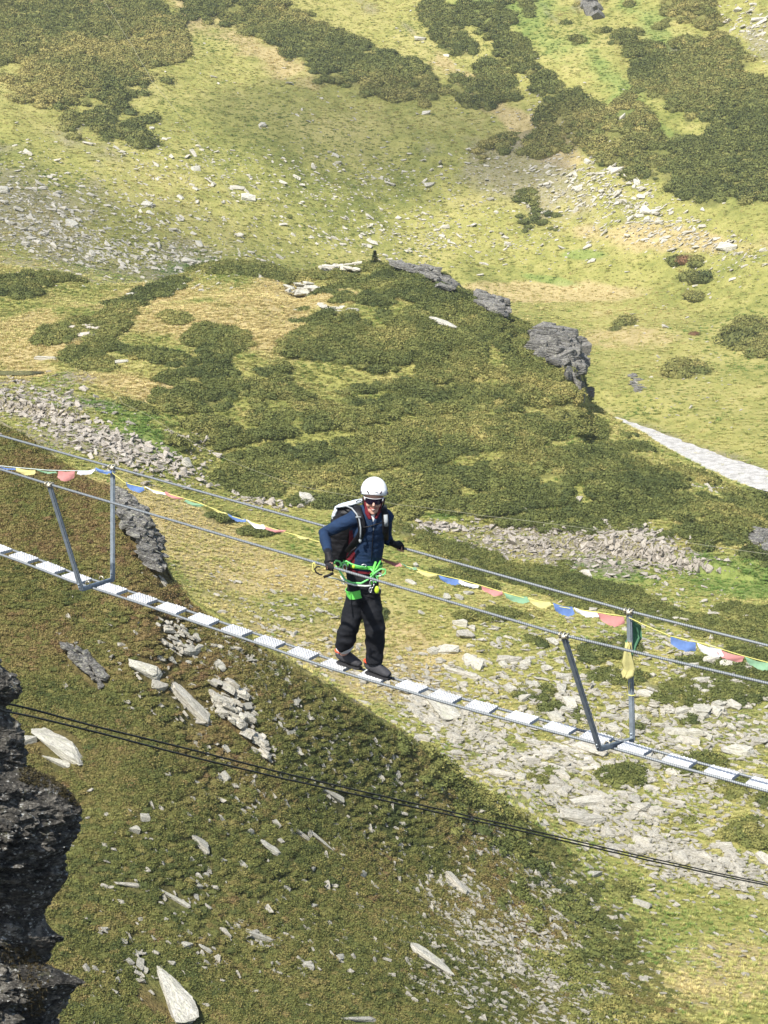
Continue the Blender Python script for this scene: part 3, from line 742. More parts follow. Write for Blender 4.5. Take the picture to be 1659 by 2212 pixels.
for k, (u, v, ln, wd, rot, pool, label) in enumerate([
 (127,1612,135,48,36,SP_,"largest cream coloured slab on the near slope just right of the dark crag"),
 (60,1606,44,26,8,HP,"rounded pale rock touching the dark crag beside the cream slab"),
 (120,1650,70,18,16,SP_,"low pale rock lying directly under the cream slab by the crag"),
 (312,1450,74,32,22,SP_,"pale slab with greenish lichen at the top of the near slope's rock rows"),
 (342,1484,38,20,6,HR,"square grey block between the lichened slab and the long tilted slab"),
 (408,1522,124,42,44,SR_,"long grey slab tilted down the near slope with a dark underside"),
 (433,1824,58,28,50,SP_,"pale wedge shaped rock alone on brown heath below the two black cables"),
 (573,1832,68,20,30,SP_,"narrow white rock right of the wedge shaped one on the near slope"),
 (370,1942,96,14,28,SP_,"long thin white ledge rock in green heath on the lower near slope"),
 (280,1914,62,12,6,SR_,"flat grey rock just left of the long thin white ledge rock"),
 (225,2012,28,13,5,HP,"bright white small block on green heath low at the left"),
 (559,2026,62,17,16,SP_,"smooth white humped rock on bright green heath in the lower middle"),
 (487,2017,36,12,30,HR,"small grey rock left of the white humped rock"),
 (437,2050,44,11,26,SP_,"thin pale rock below and left of the white humped rock"),
 (362,2160,165,90,50,SP_,"huge white lichened slab widening towards the bottom edge of the view"),
 (778,2206,90,16,0,SP_,"flat white rock cut off by the bottom edge of the view"),
 (930,2080,112,42,36,SP_,"bright white pointed slab on the lower near slope right of centre"),
 (982,1912,76,36,44,SR_,"dark grey curved rock above the bright white pointed slab"),
 (312,1769,22,17,0,HP,"small round white rock on heath below the first third of the cables"),
 (290,1797,18,22,60,HP,"small upright cream stone under the small round white rock"),
 (716,1722,60,18,22,SR_,"grey rock on the near slope just below the middle of the black cables"),
 (615,1737,22,13,35,HR,"small pinkish rock below the cables left of the grey rock"),
 (692,1818,70,9,40,SP_,"very thin sloping splinter of rock on the near slope"),
 (648,1802,48,12,35,SR_,"short grey splinter of rock beside the very thin one"),
 (968,1408,50,36,8,HP,"big rounded pale boulder in the meadow right of the walker's feet"),
 (937,1409,26,22,20,HP,"small cube shaped rock leaning on the big rounded boulder"),
 (1016,1434,62,30,34,HP,"oval pale boulder touching the right side of the big rounded one"),
 (1002,1458,86,18,16,SR_,"long flat pale slab lying below the rounded boulders"),
 (994,1352,18,30,70,HP,"upright pale stone, upper one of a leaning pair in the meadow"),
 (1006,1375,28,28,40,HR,"grey stone, lower one of a leaning pair in the meadow"),
 (1022,1360,26,16,20,HR,"small stone to the right of the leaning pair in the meadow"),
 (1100,1428,56,22,0,HR,"wide low grey boulder in the meadow between walker and right post"),
 (935,1528,145,62,36,SP_,"largest angular slab under the treads right of the walker, dark below"),
 (780,1520,46,17,12,SR_,"grey flat rock on the ridge line below the walker's front shoe"),
 (1600,1626,72,32,10,HP,"big flat topped pale boulder near the right edge above the treads"),
 (1484,1606,64,30,8,HR,"boulder with dark brown shaded face just right of the right post foot"),
 (1462,1584,60,22,5,HP,"pale flat boulder behind the one with the dark brown face"),
 (1500,1588,36,26,20,HP,"round pale boulder right of the pale flat one behind the post foot"),
 (1582,1440,26,40,86,HP,"tall pointed stone standing under the right hand flags"),
 (1538,1432,30,34,80,HR,"blunt upright stone left of the tall pointed one under the flags"),
 (1256,1772,104,48,8,HR,"largest grey boulder of the scree below the right end of the walkway"),
 (1276,1736,100,34,-6,HR,"wide grey boulder right above the largest one in the scree"),
 (1082,1676,64,26,16,HR,"grey boulder at the upper left end of the scree, near the ridge"),
 (1126,1684,34,28,10,HP,"yellowish boulder next to the grey one at the scree's upper left end"),
 (1450,1735,66,22,14,SR_,"long grey boulder in the scree under the last treads"),
 (1386,1956,46,17,20,HP,"pale boulder beside the single round bush on the lower right slope"),
 (1288,1892,42,16,6,HP,"pale boulder on the grassy slope above the single round bush"),
 (1640,1605,46,26,5,HR,"grey boulder cut by the right edge, behind the big flat topped one"),
 (1480,1840,100,10,-6,SR_,"flat grey slab crossed by the black cables near the right edge"),
 (1572,535,46,17,2,HP,"long white boulder alone on the bright far meadow at the right"),
 (534,430,34,20,8,HP,"white boulder, lower one of two close together on the far slope"),
 (514,408,36,13,10,HR,"grey boulder, upper one of two close together on the far slope"),
 (8,413,30,20,0,HP,"white boulder at the left edge of the far slope"),
 (423,368,20,15,0,HP,"small white boulder alone left of the pair on the far slope"),
 (566,272,9,14,60,HP,"tiny upright white stone high on the far slope"),
 (1335,371,32,16,0,HR,"grey boulder below the shrubs of the far slope at the right"),
 (328,278,12,9,0,HP,"white stone at the lower edge of the left shrub patch on the far slope"),
 (408,565,34,13,0,HR,"flat grey boulder on the far slope above the knoll's left crest"),
 (955,702,66,22,18,SP_,"pale slab set in dark shrubs between the two cliffs of the knoll"),
 (98,776,52,16,0,SR_,"flat grey slab on yellow grass above the dark pond"),
 (262,783,36,12,0,HP,"low white boulder on the knoll's left meadow among shrubs"),
 (285,638,46,11,-8,SP_,"white slab on the ridge line of the knoll at the upper left"),
 (866,632,12,12,0,HP,"single white stone in the dark shrubs under the knoll's top"),
 (492,860,18,9,10,HP,"small white stone in the shrubs in the middle of the knoll's left side"),
 (405,1003,40,24,10,HP,"pale boulder at the lower edge of the knoll above the left handrail"),
 (660,1082,24,46,52,SP_,"leaning pale slab just left of the walker's backpack"),
 (1270,1242,40,16,20,HR,"grey boulder at the foot of the pinkish rubble bank"),
 (1465,1340,44,14,4,SR_,"flat grey rock on the meadow above the right post's handrail"),
 (1395,1333,52,12,12,SP_,"flat pale slab between back handrail and flags left of the right post"),
 ]):
    boulder(u, v, ln, wd, rot, label, pool, seed=k)
SMALLP, SMALLR = HP, HR
def field(zones, label, group, seed, pool):
    r = np.random.default_rng(seed)
    for (cx, cy, rx, ry, rot, n, px) in zones:
        for _ in range(n):
            a = math.radians(rot); x = r.normal(0, .5) * rx; y = r.normal(0, .5) * ry
            ln = px * r.lognormal(0, .3)
            boulder(cx + x * math.cos(a) - y * math.sin(a), cy + x * math.sin(a) + y * math.cos(a), ln, ln * r.uniform(.45, .75), r.normal(20, 28), label, pool, group, int(r.integers(0, 99)), name="rock")
field([(1010,1600,150,80,35,14,28),(1150,1690,170,80,30,20,28),(1280,1740,170,90,20,22,32),(1400,1790,180,90,25,24,28),(1540,1860,110,30,12,14,28)],
   "grey angular rock in the dense scree below the right half of the walkway", "rocks of the dense scree below the walkway", 501, HR)
field([(1250,1520,240,70,12,26,24),(1520,1540,160,110,10,30,26),(1130,1460,160,90,15,12,20),(1500,1660,160,40,10,10,26),(1000,1300,160,50,15,8,18)],
   "pale loose rock scattered on the grassy valley floor around the right hand posts", "loose rocks on the valley floor", 502, HP)
field([(420,1430,130,60,40,10,22),(600,1560,160,90,40,12,18),(450,1700,260,80,20,10,17),(600,1950,320,100,20,14,18),(850,2000,220,120,35,10,19),(330,2080,160,90,10,8,18)],
   "small whitish rock poking out of the heath on the near slope", "rocks in the heath of the near slope", 503, HP)
field([(160,500,240,70,10,14,15),(330,480,160,50,10,6,14),(1400,440,220,40,20,14,15)],
   "small white rock on the far slope behind the knoll", "rocks on the far slope", 504, HP)

# ------------------------------------------------------------------ outcrops and cliffs
def in_poly(x, y, pg):
    r = False; n = len(pg); j = n - 1
    for i in range(n):
        if (pg[i][1] > y) != (pg[j][1] > y) and x < (pg[j][0] - pg[i][0]) * (y - pg[i][1]) / (pg[j][1] - pg[i][1]) + pg[i][0]: r = not r
        j = i
    return r
def outcrop(label, poly, n, px, tilt, seed, mat=None, flat=0.5, Y=None, lift=0.0, depth=0.0, cat="rock outcrop"):
    r = random.Random(seed); xs = [p[0] for p in poly]; ys = [p[1] for p in poly]
    V = []; Fc = []; k = 0; ps = []
    while k < n:
        u, v = r.uniform(min(xs), max(xs)), r.uniform(min(ys), max(ys))
        if not in_poly(u, v, poly): continue
        k += 1
        h_ = hit(u, v)
        if h_ is None: continue
        p = Vector(h_[:3])
        if Y is not None and (p.y > Y + 2.5 or p.y < Y - 14): p = P(u, v, Y - 0.5 + r.uniform(-.5, .5) * depth)
        elif Y is not None: p = p * (1 - 0.5 * px / F) + Vector((0, 0, .25 * px * p.y / F)); CARVE.append((p.x, p.y, 0.5 * px * p.y / F))
        else: CARVE.append((p.x, p.y, 0.45 * px * p.y / F))
        s = px * r.uniform(.6, 1.5) * p.y / F / 2
        me = SLAB[r.randrange(6)] if r.random() < .6 else HERO[r.randrange(9)]
        R = Euler((r.gauss(0, .12), math.radians(tilt) + r.gauss(0, .12), r.gauss(0, .4))).to_matrix()
        co = np.empty(len(me.vertices) * 3, np.float32); me.vertices.foreach_get('co', co); co = co.reshape(-1, 3)
        co = co * np.array([s * r.uniform(.9, 1.5), s * r.uniform(.8, 1.2), s * flat * r.uniform(.7, 1.4)])
        co = co @ np.array(R).T + np.array(p) + np.array([0, 0, lift * s])
        tri = np.empty(len(me.polygons) * 3, np.int32); me.polygons.foreach_get('vertices', tri)
        Fc.append(tri.reshape(-1, 3) + sum(len(x) for x in V)); V.append(co); ps.append(p)
    V = np.concatenate(V); Fc = np.concatenate(Fc); org = np.array(sum(ps, Vector()) / len(ps))
    o = link("rock_outcrop", mesh_np("rock_outcrop", V - org, Fc, smooth=False), mat or M_ROCK, None, tuple(org))
    return tag(o, label, cat)
outcrop("grey layered cliff at the right end of the near ridge behind the left post", [(250,1062),(312,1102),(345,1160),(356,1215),(352,1242),(325,1225),(295,1180),(262,1120)], 150, 30, 22, 1, M_CLIFF, .6, Y=80.5, depth=2.0)
outcrop("tall grey cliff forming the right end of the knoll's skyline", [(1150,720),(1240,716),(1252,760),(1256,830),(1252,858),(1225,845),(1205,800),(1165,755)], 130, 42, 4, 2, M_CLIFF, .62, Y=184.5, depth=2.0)
outcrop("dark lower face of the knoll's tall cliff, dropping into the shrubs", [(1212,770),(1256,775),(1262,830),(1262,872),(1240,868),(1222,840)], 60, 24, 78, 22, M_CLIFF, .5, 181.5, depth=2.0)
outcrop("small grey cliff on the knoll's skyline left of the tall one", [(1025,640),(1082,645),(1092,690),(1070,682),(1040,662)], 60, 30, 6, 3, M_CLIFF, .5, Y=188.5, depth=2.0)
outcrop("rocky rim along the very top of the knoll right of the small fir", [(850,570),(925,577),(985,614),(960,636),(935,606),(860,582)], 70, 26, 14, 4, M_CLIFF, .45, Y=192.5, depth=2.0)
outcrop("pale broken rocks on the knoll's top left of the small fir", [(690,576),(785,574),(780,588),(700,588)], 22, 20, 4, 5, M_ROCK, .45, Y=196.5, depth=2.0)
outcrop("white cracked rocks on dry grass left of the knoll's top", [(608,625),(680,616),(690,632),(640,645)], 22, 24, 8, 6, M_PALE, .45, Y=194, depth=2.0)
outcrop("grey crumbling rock rib on the upper near slope above the dark crag", [(145,1405),(190,1425),(230,1475),(215,1492),(185,1460),(150,1425)], 34, 30, 35, 7, M_CLIFF, .5, None, 0.8)
outcrop("long jagged rock rib running down the middle of the near slope", [(455,1475),(520,1495),(545,1560),(588,1655),(560,1640),(520,1590),(478,1560),(462,1510)], 60, 27, 30, 8, M_ROCK, .5, None, 0.8)
outcrop("dark brown rock hump at the left end of the knoll meadow", [(130,708),(200,688),(232,700),(240,716),(180,730)], 30, 20, -6, 9, M_PINK, .5)
outcrop("dark rocks behind the shrubs at the right edge below the knoll", [(1618,1148),(1659,1140),(1700,1180),(1659,1195),(1625,1180)], 22, 34, 5, 10, M_CLIFF, .6)
outcrop("scattered rocks just under the ridge line left of the treads' middle", [(335,1345),(385,1340),(420,1385),(405,1425),(360,1410)], 44, 17, 30, 11, M_ROCK, .45, None, 0.8)
outcrop("small rock group in the far meadow above the road", [(1345,810),(1370,805),(1400,835),(1375,845)], 14, 20, 10, 12, M_CLIFF, .5)
outcrop("grey crag at the top edge of the far slope", [(1240,-30),(1275,-25),(1300,48),(1280,40)], 26, 30, 60, 13, M_CLIFF, .7, Y=None, depth=2.0)
outcrop("broken slabs on the bank between the walkway and the near ridge", [(870,1490),(930,1500),(985,1560),(1010,1610),(950,1600),(895,1545)], 40, 26, 25, 14, M_ROCK, .4)
outcrop("jumbled grey slabs under the right post frame", [(1110,1590),(1290,1620),(1300,1660),(1180,1670),(1110,1640)], 44, 30, 10, 15, M_ROCK, .4)
outcrop("flat broken slabs along the knoll's top below the rim", [(690,655),(775,668),(770,682),(700,672)], 14, 24, 4, 16, M_PALE, .35, Y=None, depth=2.0)

# ------------------------------------------------------------------ dark crag close to the camera, at the left
edge = [(1380,-30),(1445,2),(1460,28),(1480,42),(1500,38),(1530,14),(1545,14),(1560,30),(1600,50),(1640,42),(1660,56),(1680,98),(1700,135),(1730,158),(1755,176),(1775,170),(1800,160),(1840,150),(1890,140),(1915,128),
  (1930,118),(1950,108),(1975,92),(1990,90),(2005,104),(2015,118),(2024,136),(2034,122),(2048,108),(2065,98),(2080,86),(2088,108),(2105,150),(2120,180),(2135,160),(2160,142),(2185,130),(2212,120),(2300,128),(2500,170),(2900,260),(4200,400)]
YR = 12.8
ev = np.array([e[0] for e in edge], float); eu = np.array([e[1] for e in edge], float)
vv = np.concatenate([np.linspace(1380, 2300, 520), np.linspace(2306, 4200, 60)])
ue = np.interp(vv, ev, eu)
cpts = [P(u, v, YR) for u, v in zip(ue, vv)]
phi = np.concatenate([np.linspace(-1.45, 0.1, 200), np.linspace(0.13, 1.5, 40)])
X = []; Yy = []; Z = []
fine = np.interp(vv, ev, eu); wn = 31
us_ = np.array([fine[max(0, i - wn):i + wn + 1].min() for i in range(len(fine))]); us_ = np.convolve(np.pad(us_, 20, mode='edge'), np.ones(41) / 41, mode='valid') - 22

for i, c in enumerate(cpts):
    Rr = 0.95; base = P(us_[i], vv[i], YR)
    spike = c.x - base.x                                   # spikes fade away from the edge
    k = np.exp(-(phi / (0.35 + 0.25 * (i / len(vv)))) ** 2)
    xx = base.x + spike * k - Rr * (1 - np.cos(phi)) ** 0.62
    yy = YR + 0.62 * np.sin(phi)
    zz_ = c.z + (yy - YR) * c.z / YR * 0.9
    X.append(xx); Yy.append(yy); Z.append(zz_)
X = np.array(X); Yy = np.array(Yy); Z = np.array(Z)
dirx = np.cos(phi)[None, :] * np.ones((len(vv), 1)); diry = np.sin(phi)[None, :] * np.ones((len(vv), 1))
lay = Z * 9 + X * 4 + 1.2 * fbm3(X * 2, Yy * 2, Z * 2, 3, 601)
def saw(q, a=.8):
    s_ = q - np.floor(q); return np.where(s_ < a, s_ / a, (1 - s_) / (1 - a)) - 0.5
lay2 = Z * 24 + X * 13 - Yy * 5 + 1.5 * fbm3(X * 4, Yy * 4, Z * 4, 3, 602)
cell = noise3(np.floor(lay) * 3.1, np.floor(X * 6 + np.floor(lay) * .37), Yy * 4, 617)
cell2 = noise3(np.floor(lay2) * 1.7, np.floor(X * 15 + np.floor(lay2) * .61), np.floor(Yy * 12), 619)
ledge = saw(lay) + 0.5 * saw(lay2) + 1.4 * cell + 0.8 * cell2
big = fbm3(X * 3.0, Yy * 3.0, Z * 4.5, 5, 603, 0.62); mid = 1 - 2 * np.abs(fbm3(X * 9, Yy * 9, Z * 14, 4, 607, 0.6))
# wide overhanging bulge and hollow of the face
facek = 1 - np.exp(-(phi / 0.5) ** 2)[None, :]
macro = np.interp(vv, [1380, 1560, 1700, 1850, 1960, 2030, 2100, 2212, 2400, 4200], [0.0, -.03, 0.10, 0.10, -0.22, -0.25, -0.10, 0.10, .1, .3])[:, None] * facek
fin = 1 - 2 * np.abs(fbm3(X * 22, Yy * 22, Z * 40, 3, 609, 0.6))
dd = 0.15 * big + 0.06 * ledge + 0.06 * mid + 0.022 * fin + macro
dd = dd * (0.30 + 0.70 * facek)
X = X + dirx * dd; Yy = Yy + diry * dd
X = X; Zc = Z + 0.02 * fbm3(X * 7, Yy * 7, Z * 7, 3, 611)
nr, ncx = X.shape
idx = np.arange(nr * ncx).reshape(nr, ncx)
fq = np.stack([idx[:-1, :-1], idx[1:, :-1], idx[1:, 1:], idx[:-1, 1:]], -1).reshape(-1, 4)
org = np.array(P(60, 2300, YR))
V = np.stack([X, Yy, Zc], -1).reshape(-1, 3) - org
# close the back with a far left column
bl = np.stack([np.full(nr, -3.6 - org[0]), np.full(nr, 0.0) + YR - 0.4 - org[1], Zc[:, 0] - org[2]], -1)
br = np.stack([np.full(nr, -3.6 - org[0]), np.full(nr, 0.0) + YR + 0.4 - org[1], Zc[:, -1] - org[2]], -1)
n0 = len(V); V = np.concatenate([V, bl, br])
a_ = np.arange(nr - 1)
fl = np.stack([n0 + a_, n0 + a_ + 1, idx[1:, 0], idx[:-1, 0]], -1)
fr_ = np.stack([idx[:-1, -1], idx[1:, -1], n0 + nr + a_ + 1, n0 + nr + a_], -1)
fb_ = np.stack([n0 + nr + a_, n0 + nr + a_ + 1, n0 + a_ + 1, n0 + a_], -1)
g = NT("dark_schist")
mp = g.n('ShaderNodeMapping'); g.l(g.coord(), mp.inputs[0]); mp.inputs['Scale'].default_value = (1, 1, 1.5); mp.inputs['Rotation'].default_value = (0, 0.35, 0)
k1 = g.noise(5, 7, 0.72, mp.outputs[0]); k2 = g.noise(26, 5, 0.7, mp.outputs[0]); k3 = g.noise(9, 4, 0.65, mp.outputs[0], 0.6); k4 = g.noise(60, 3, 0.6, mp.outputs[0])
cb = g.ramp(g.math('ADD', g.math('MULTIPLY', k1, .5), g.math('MULTIPLY', k2, .5)), [(0.40, (0.016, 0.015, 0.013)), (0.5, (0.085, 0.078, 0.065)), (0.59, (0.27, 0.25, 0.21))])
cb = g.mix(g.ramp(k3, [(0.58, (0, 0, 0)), (0.66, (.7, .7, .7))]), cb, (0.12, 0.12, 0.055))
cb = g.mix(g.ramp(g.math('ADD', g.math('MULTIPLY', k2, .6), g.math('MULTIPLY', k3, .4)), [(0.575, (0, 0, 0)), (0.605, (1, 1, 1))]), cb, (0.42, 0.42, 0.40))
vz = g.n('ShaderNodeTexVoronoi'); vz.inputs['Scale'].default_value = 34; g.l(mp.outputs[0], vz.inputs['Vector']); sepc = g.n('ShaderNodeSeparateColor'); g.l(vz.outputs['Color'], sepc.inputs[0])
spk = g.math('MULTIPLY', g.math('LESS_THAN', vz.outputs['Distance'], g.math('MULTIPLY_ADD', k2, .5, .08)), g.math('GREATER_THAN', sepc.outputs[0], g.math('MULTIPLY_ADD', k3, -1.2, 1.42)))
cb = g.mix(g.math('MULTIPLY', spk, .9), cb, (0.50, 0.50, 0.46))
nb_ = g.bump(k1, 1.0, 0.10); nb_ = g.bump(k2, 1.0, 0.04, nb_); nb_ = g.bump(k4, 0.7, 0.012, nb_)
M_DARK = g.out(cb, 0.62, 0, nb_, 0.4)
me = mesh_np("crag", V, np.concatenate([fq, fl, fr_, fb_]), smooth=False)
cap_bm = bmesh.new(); cap_bm.from_mesh(me)
bmesh.ops.holes_fill(cap_bm, edges=[e for e in cap_bm.edges if e.is_boundary], sides=0)
bmesh.ops.recalc_face_normals(cap_bm, faces=cap_bm.faces)
cap_bm.to_mesh(me); cap_bm.free()
crag = link("crag", me, M_DARK, None, tuple(org)); tag(crag, "dark jagged rock crag close by at the left edge with white lichen specks", "crag")
# turf and dry moss on the crag's ledges
M_MOSS = plant_mat("crag_turf", [(0, (0.05, 0.05, 0.02)), (1, (0.16, 0.10, 0.05))])
def crag_turf(label, poly, n, base, stops, seed):
    g = NT("crag_grass"); geo = g.n('ShaderNodeNewGeometry'); M_ = g.out(g.ramp(geo.outputs['Random Per Island'], stops), 0.9, 0, None, .1)
    r = random.Random(seed); V = []; Fc = []
    pts = []
    nx_, ny_, nz_ = np.gradient(X, axis=0), np.gradient(Yy, axis=0), np.gradient(Zc, axis=0)
    mx_, my_, mz_ = np.gradient(X, axis=1), np.gradient(Yy, axis=1), np.gradient(Zc, axis=1)
    Nn = np.cross(np.stack([nx_, ny_, nz_], -1), np.stack([mx_, my_, mz_], -1)); Nn /= np.linalg.norm(Nn, axis=2)[..., None] + 1e-9
    UU, VV = proj(X, Yy, Zc); tries = 0
    while len(pts) < n and tries < n * 400:
        tries += 1
        a_i, b_i = r.randrange(nr), r.randrange(200)
        if not in_poly(UU[a_i, b_i], VV[a_i, b_i], poly): continue
        no = Vector(Nn[a_i, b_i]); lc = Vector((X[a_i, b_i], Yy[a_i, b_i], Zc[a_i, b_i]))
        if no.dot(lc) > 0: no = -no
        pts.append((lc, no))
    for loc, no in pts:
        for b_ in range(5):
            a = r.uniform(0, 6.28); l = r.uniform(.35, 1) * base; w_ = 0.0022
            t = (no * 0.9 + Vector((math.cos(a) * .7, math.sin(a) * .7, r.uniform(-.3, .6)))).normalized(); s_ = t.cross(Vector((math.cos(a + 1), math.sin(a + 1), .2))).normalized() * w_
            k = len(V); tip = loc + t * l + Vector((0, 0, -0.35 * l))
            V += [loc - s_ - no * .004, loc + s_ - no * .004, loc + t * l * .6 + s_, loc + t * l * .6 - s_, tip]; Fc += [(k, k + 1, k + 2, k + 3), (k + 3, k + 2, k + 4)]
    if not V: return
    c0 = V[0].copy(); o = link("grass", mesh_np("grass", np.array([tuple(x - c0) for x in V]), Fc, smooth=False), M_, None, c0)
    tag(o, label, "grass", None, 'stuff')
crag_turf("brownish turf growing on the upper ledge of the dark crag", [(40,1660),(70,1655),(120,1685),(160,1720),(172,1745),(110,1705),(40,1690)], 600, 0.035, [(0, (0.03, 0.03, 0.015)), (0.6, (0.08, 0.065, 0.035)), (1, (0.13, 0.11, 0.06))], 1)
crag_turf("dry brown grass hanging from the lower hollow of the dark crag", [(5,2040),(60,2040),(95,2075),(105,2120),(85,2200),(50,2190),(40,2110),(10,2070)], 320, 0.04, [(0, (0.04, 0.03, 0.018)), (0.6, (0.10, 0.08, 0.04)), (1, (0.17, 0.14, 0.08))], 2)

# ------------------------------------------------------------------ small fir on the knoll, single bushes
g = NT("bark"); M_BARK = g.out(g.ramp(g.noise(20, 4), [(0.3, (0.05, 0.04, 0.03)), (0.7, (0.14, 0.11, 0.08))]), 0.9)
g = NT("fir_needles"); geo = g.n('ShaderNodeNewGeometry'); M_FIR = g.out(g.ramp(geo.outputs['Random Per Island'], [(0, (0.02, 0.04, 0.015)), (1, (0.07, 0.11, 0.04))]), 0.8, 0, None, .1)
base = crest_pt(811, 8.3, 9.5); hh = 30 * base.y / F / CP
t_ = empty("fir_tree", base); tag(t_, "small dark fir standing alone on the skyline of the knoll", "tree")
mb = MB(); mb.loft([(Vector((0, 0, -0.1)), .05, .05), (Vector((0, 0, hh * .5)), .035, .035), (Vector((.02, 0, hh)), .008, .008)], seg=8); mb.build("trunk", M_BARK, t_)
mb = MB(); r = random.Random(3)
for i in range(900):
    t = r.random() ** 0.8; zz = hh * (0.10 + 0.9 * t); rad = 0.46 * (1 - t) ** 0.75 * (0.6 + 0.55 * abs(math.sin(zz * 16))); a = r.uniform(0, 6.28); q = rad * r.uniform(.3, 1)
    c_ = Vector((q * math.cos(a), q * math.sin(a), zz - q * .25)); d_ = Vector((math.cos(a), math.sin(a), r.uniform(-.1, .5))).normalized() * 0.15; s_ = Vector((-math.sin(a), math.cos(a), r.uniform(-.5, .5))) * 0.045
    mb.add([c_ - s_, c_ + s_, c_ + d_], [(0, 1, 2)])
mb.build("crown", M_FIR, t_, smooth=False)
g = NT("bush_leaves"); geo = g.n('ShaderNodeNewGeometry'); M_BUSH = g.out(g.ramp(geo.outputs['Random Per Island'], [(0, (0.05, 0.06, 0.02)), (1, (0.15, 0.16, 0.05))]), 0.8, 0, None, .1)
BUSHM = leaf_clump(55, 500, 0.75, 0.10); BUSHM.materials.append(M_BUSH)
g = NT("brown_bush_leaves"); geo = g.n('ShaderNodeNewGeometry'); BROWNM = BUSHM.copy(); BROWNM.materials.clear(); BROWNM.materials.append(g.out(g.ramp(geo.outputs['Random Per Island'], [(0, (0.10, 0.05, 0.03)), (1, (0.24, 0.14, 0.07))]), 0.8, 0, None, .1))
for (u, v, px, lb) in [(1350,1925,52,"single round dark bush on the grassy slope at the lower right"),(1340,2050,34,"small dark bush on the stony slope below the round one"),(1600,735,110,"largest dark bush on the far meadow at the right edge"),
    (1480,562,46,"reddish brown bush on the bright far meadow"),(1505,603,44,"flat dark bush with a white stone on the far meadow"),(1330,712,34,"small dark bush of the far meadow above the rock group"),(1500,722,28,"small brown bush left of the largest dark one"),
    (1150,1500,20,"tiny green bush beside the treads right of the walker"),(625,470,14,"dark dot of a bush on the far slope above the knoll")]:
    h_ = hit(u, v)
    if not h_: continue
    s_ = px * h_[1] / F / 2; o = link("bush", BROWNM if 'brown' in lb else BUSHM, None, None, (h_[0], h_[1], h_[2] - .1 * s_)); o.scale = (s_, s_, s_ * 0.75); o.rotation_euler = (0, 0, u); tag(o, lb, "bush")
def tn(s, base, amp, seed): return lambda p, i, j: base + amp * fbm2(p[:, 0] / s, p[:, 1] / s, 3, seed)
SHRm = sst(0.12, 0.85, SHR)
cover("shrub_cover", "dark green dwarf shrubs carpeting the rounded knoll behind the bridge", "shrubs", SHRm * L2, 85000, 0.36, 0.75, tn(5, 0.44, 0.6, 201), PC_SHRUB, 4, 301, gap=(1.3, -0.06), spread=.7)
cover("shrub_cover", "dark shrub patches on the bright slope across the valley", "shrubs", SHRm * LF * (PV < 900), 60000, 0.74, 0.8, tn(20, 0.60, 0.6, 202), PC_SHRUB, 4, 302, gap=(2.6, 0.04), spread=.8)
cover("shrub_cover", "low shrubs among the boulders of the grassy valley floor", "shrubs", SHRm * VAL, 24000, 0.26, 0.8, tn(5, 0.40, 0.5, 203), PC_SHRUB, 4, 303, gap=(1.4, 0.03), spread=.7)
hN = fbm2(TX / 3.0, TY / 3.0, 3, 205)
cover("heath_cover", "olive and rust brown heath covering the steep near slope", "heath", HL1 * (0.45 + 0.55 * sst(-0.3, 0.3, hN)) * (1 - 0.5 * sst(0.2, 0.5, fbm2(TX / 1.5, TY / 1.5, 3, 215))), 100000, 0.155, 0.8,
      lambda p, i, j: 0.30 + 0.40 * RUST[i, j] * (0.6 + 0.8 * fbm2(p[:, 0] / 2, p[:, 1] / 2, 2, 207)) + 0.32 * fbm2(p[:, 0] / 4, p[:, 1] / 4, 3, 206) - 0.12 * LUSH[i, j], PC_HEATH, 4, 304, spread=.6)
cover("grass", "yellow green grass tufts on the sunlit valley floor", "grass", VAL * (1 - SHR) * (1 - 0.6 * SCR), 75000, 0.12, 0.6,
      lambda p, i, j: 0.42 + 0.35 * DRY[i, j] - 0.6 * LUSH[i, j] + 0.35 * fbm2(p[:, 0] / 5, p[:, 1] / 5, 3, 208), PC_GRASS, 3, 305)
cover("grass", "golden dry grass on the crown and terraces of the knoll", "grass", L2 * (1 - SHR) * (1 - 0.6 * SCR), 60000, 0.17, 0.6,
      lambda p, i, j: 0.45 + 0.5 * DRY[i, j] - 0.6 * LUSH[i, j] + 0.3 * fbm2(p[:, 0] / 5, p[:, 1] / 5, 3, 209), PC_GRASS, 3, 306)
cover("grass", "bright tussocks of grass over the slope across the valley", "grass", LF * (1 - SHR) * (PV < 1100), 100000, 0.24, 0.5,
      lambda p, i, j: 0.40 + 0.4 * DRY[i, j] - 0.6 * LUSH[i, j] + 0.5 * fbm2(p[:, 0] / 18, p[:, 1] / 18, 3, 210), PC_GRASS, 3, 307)

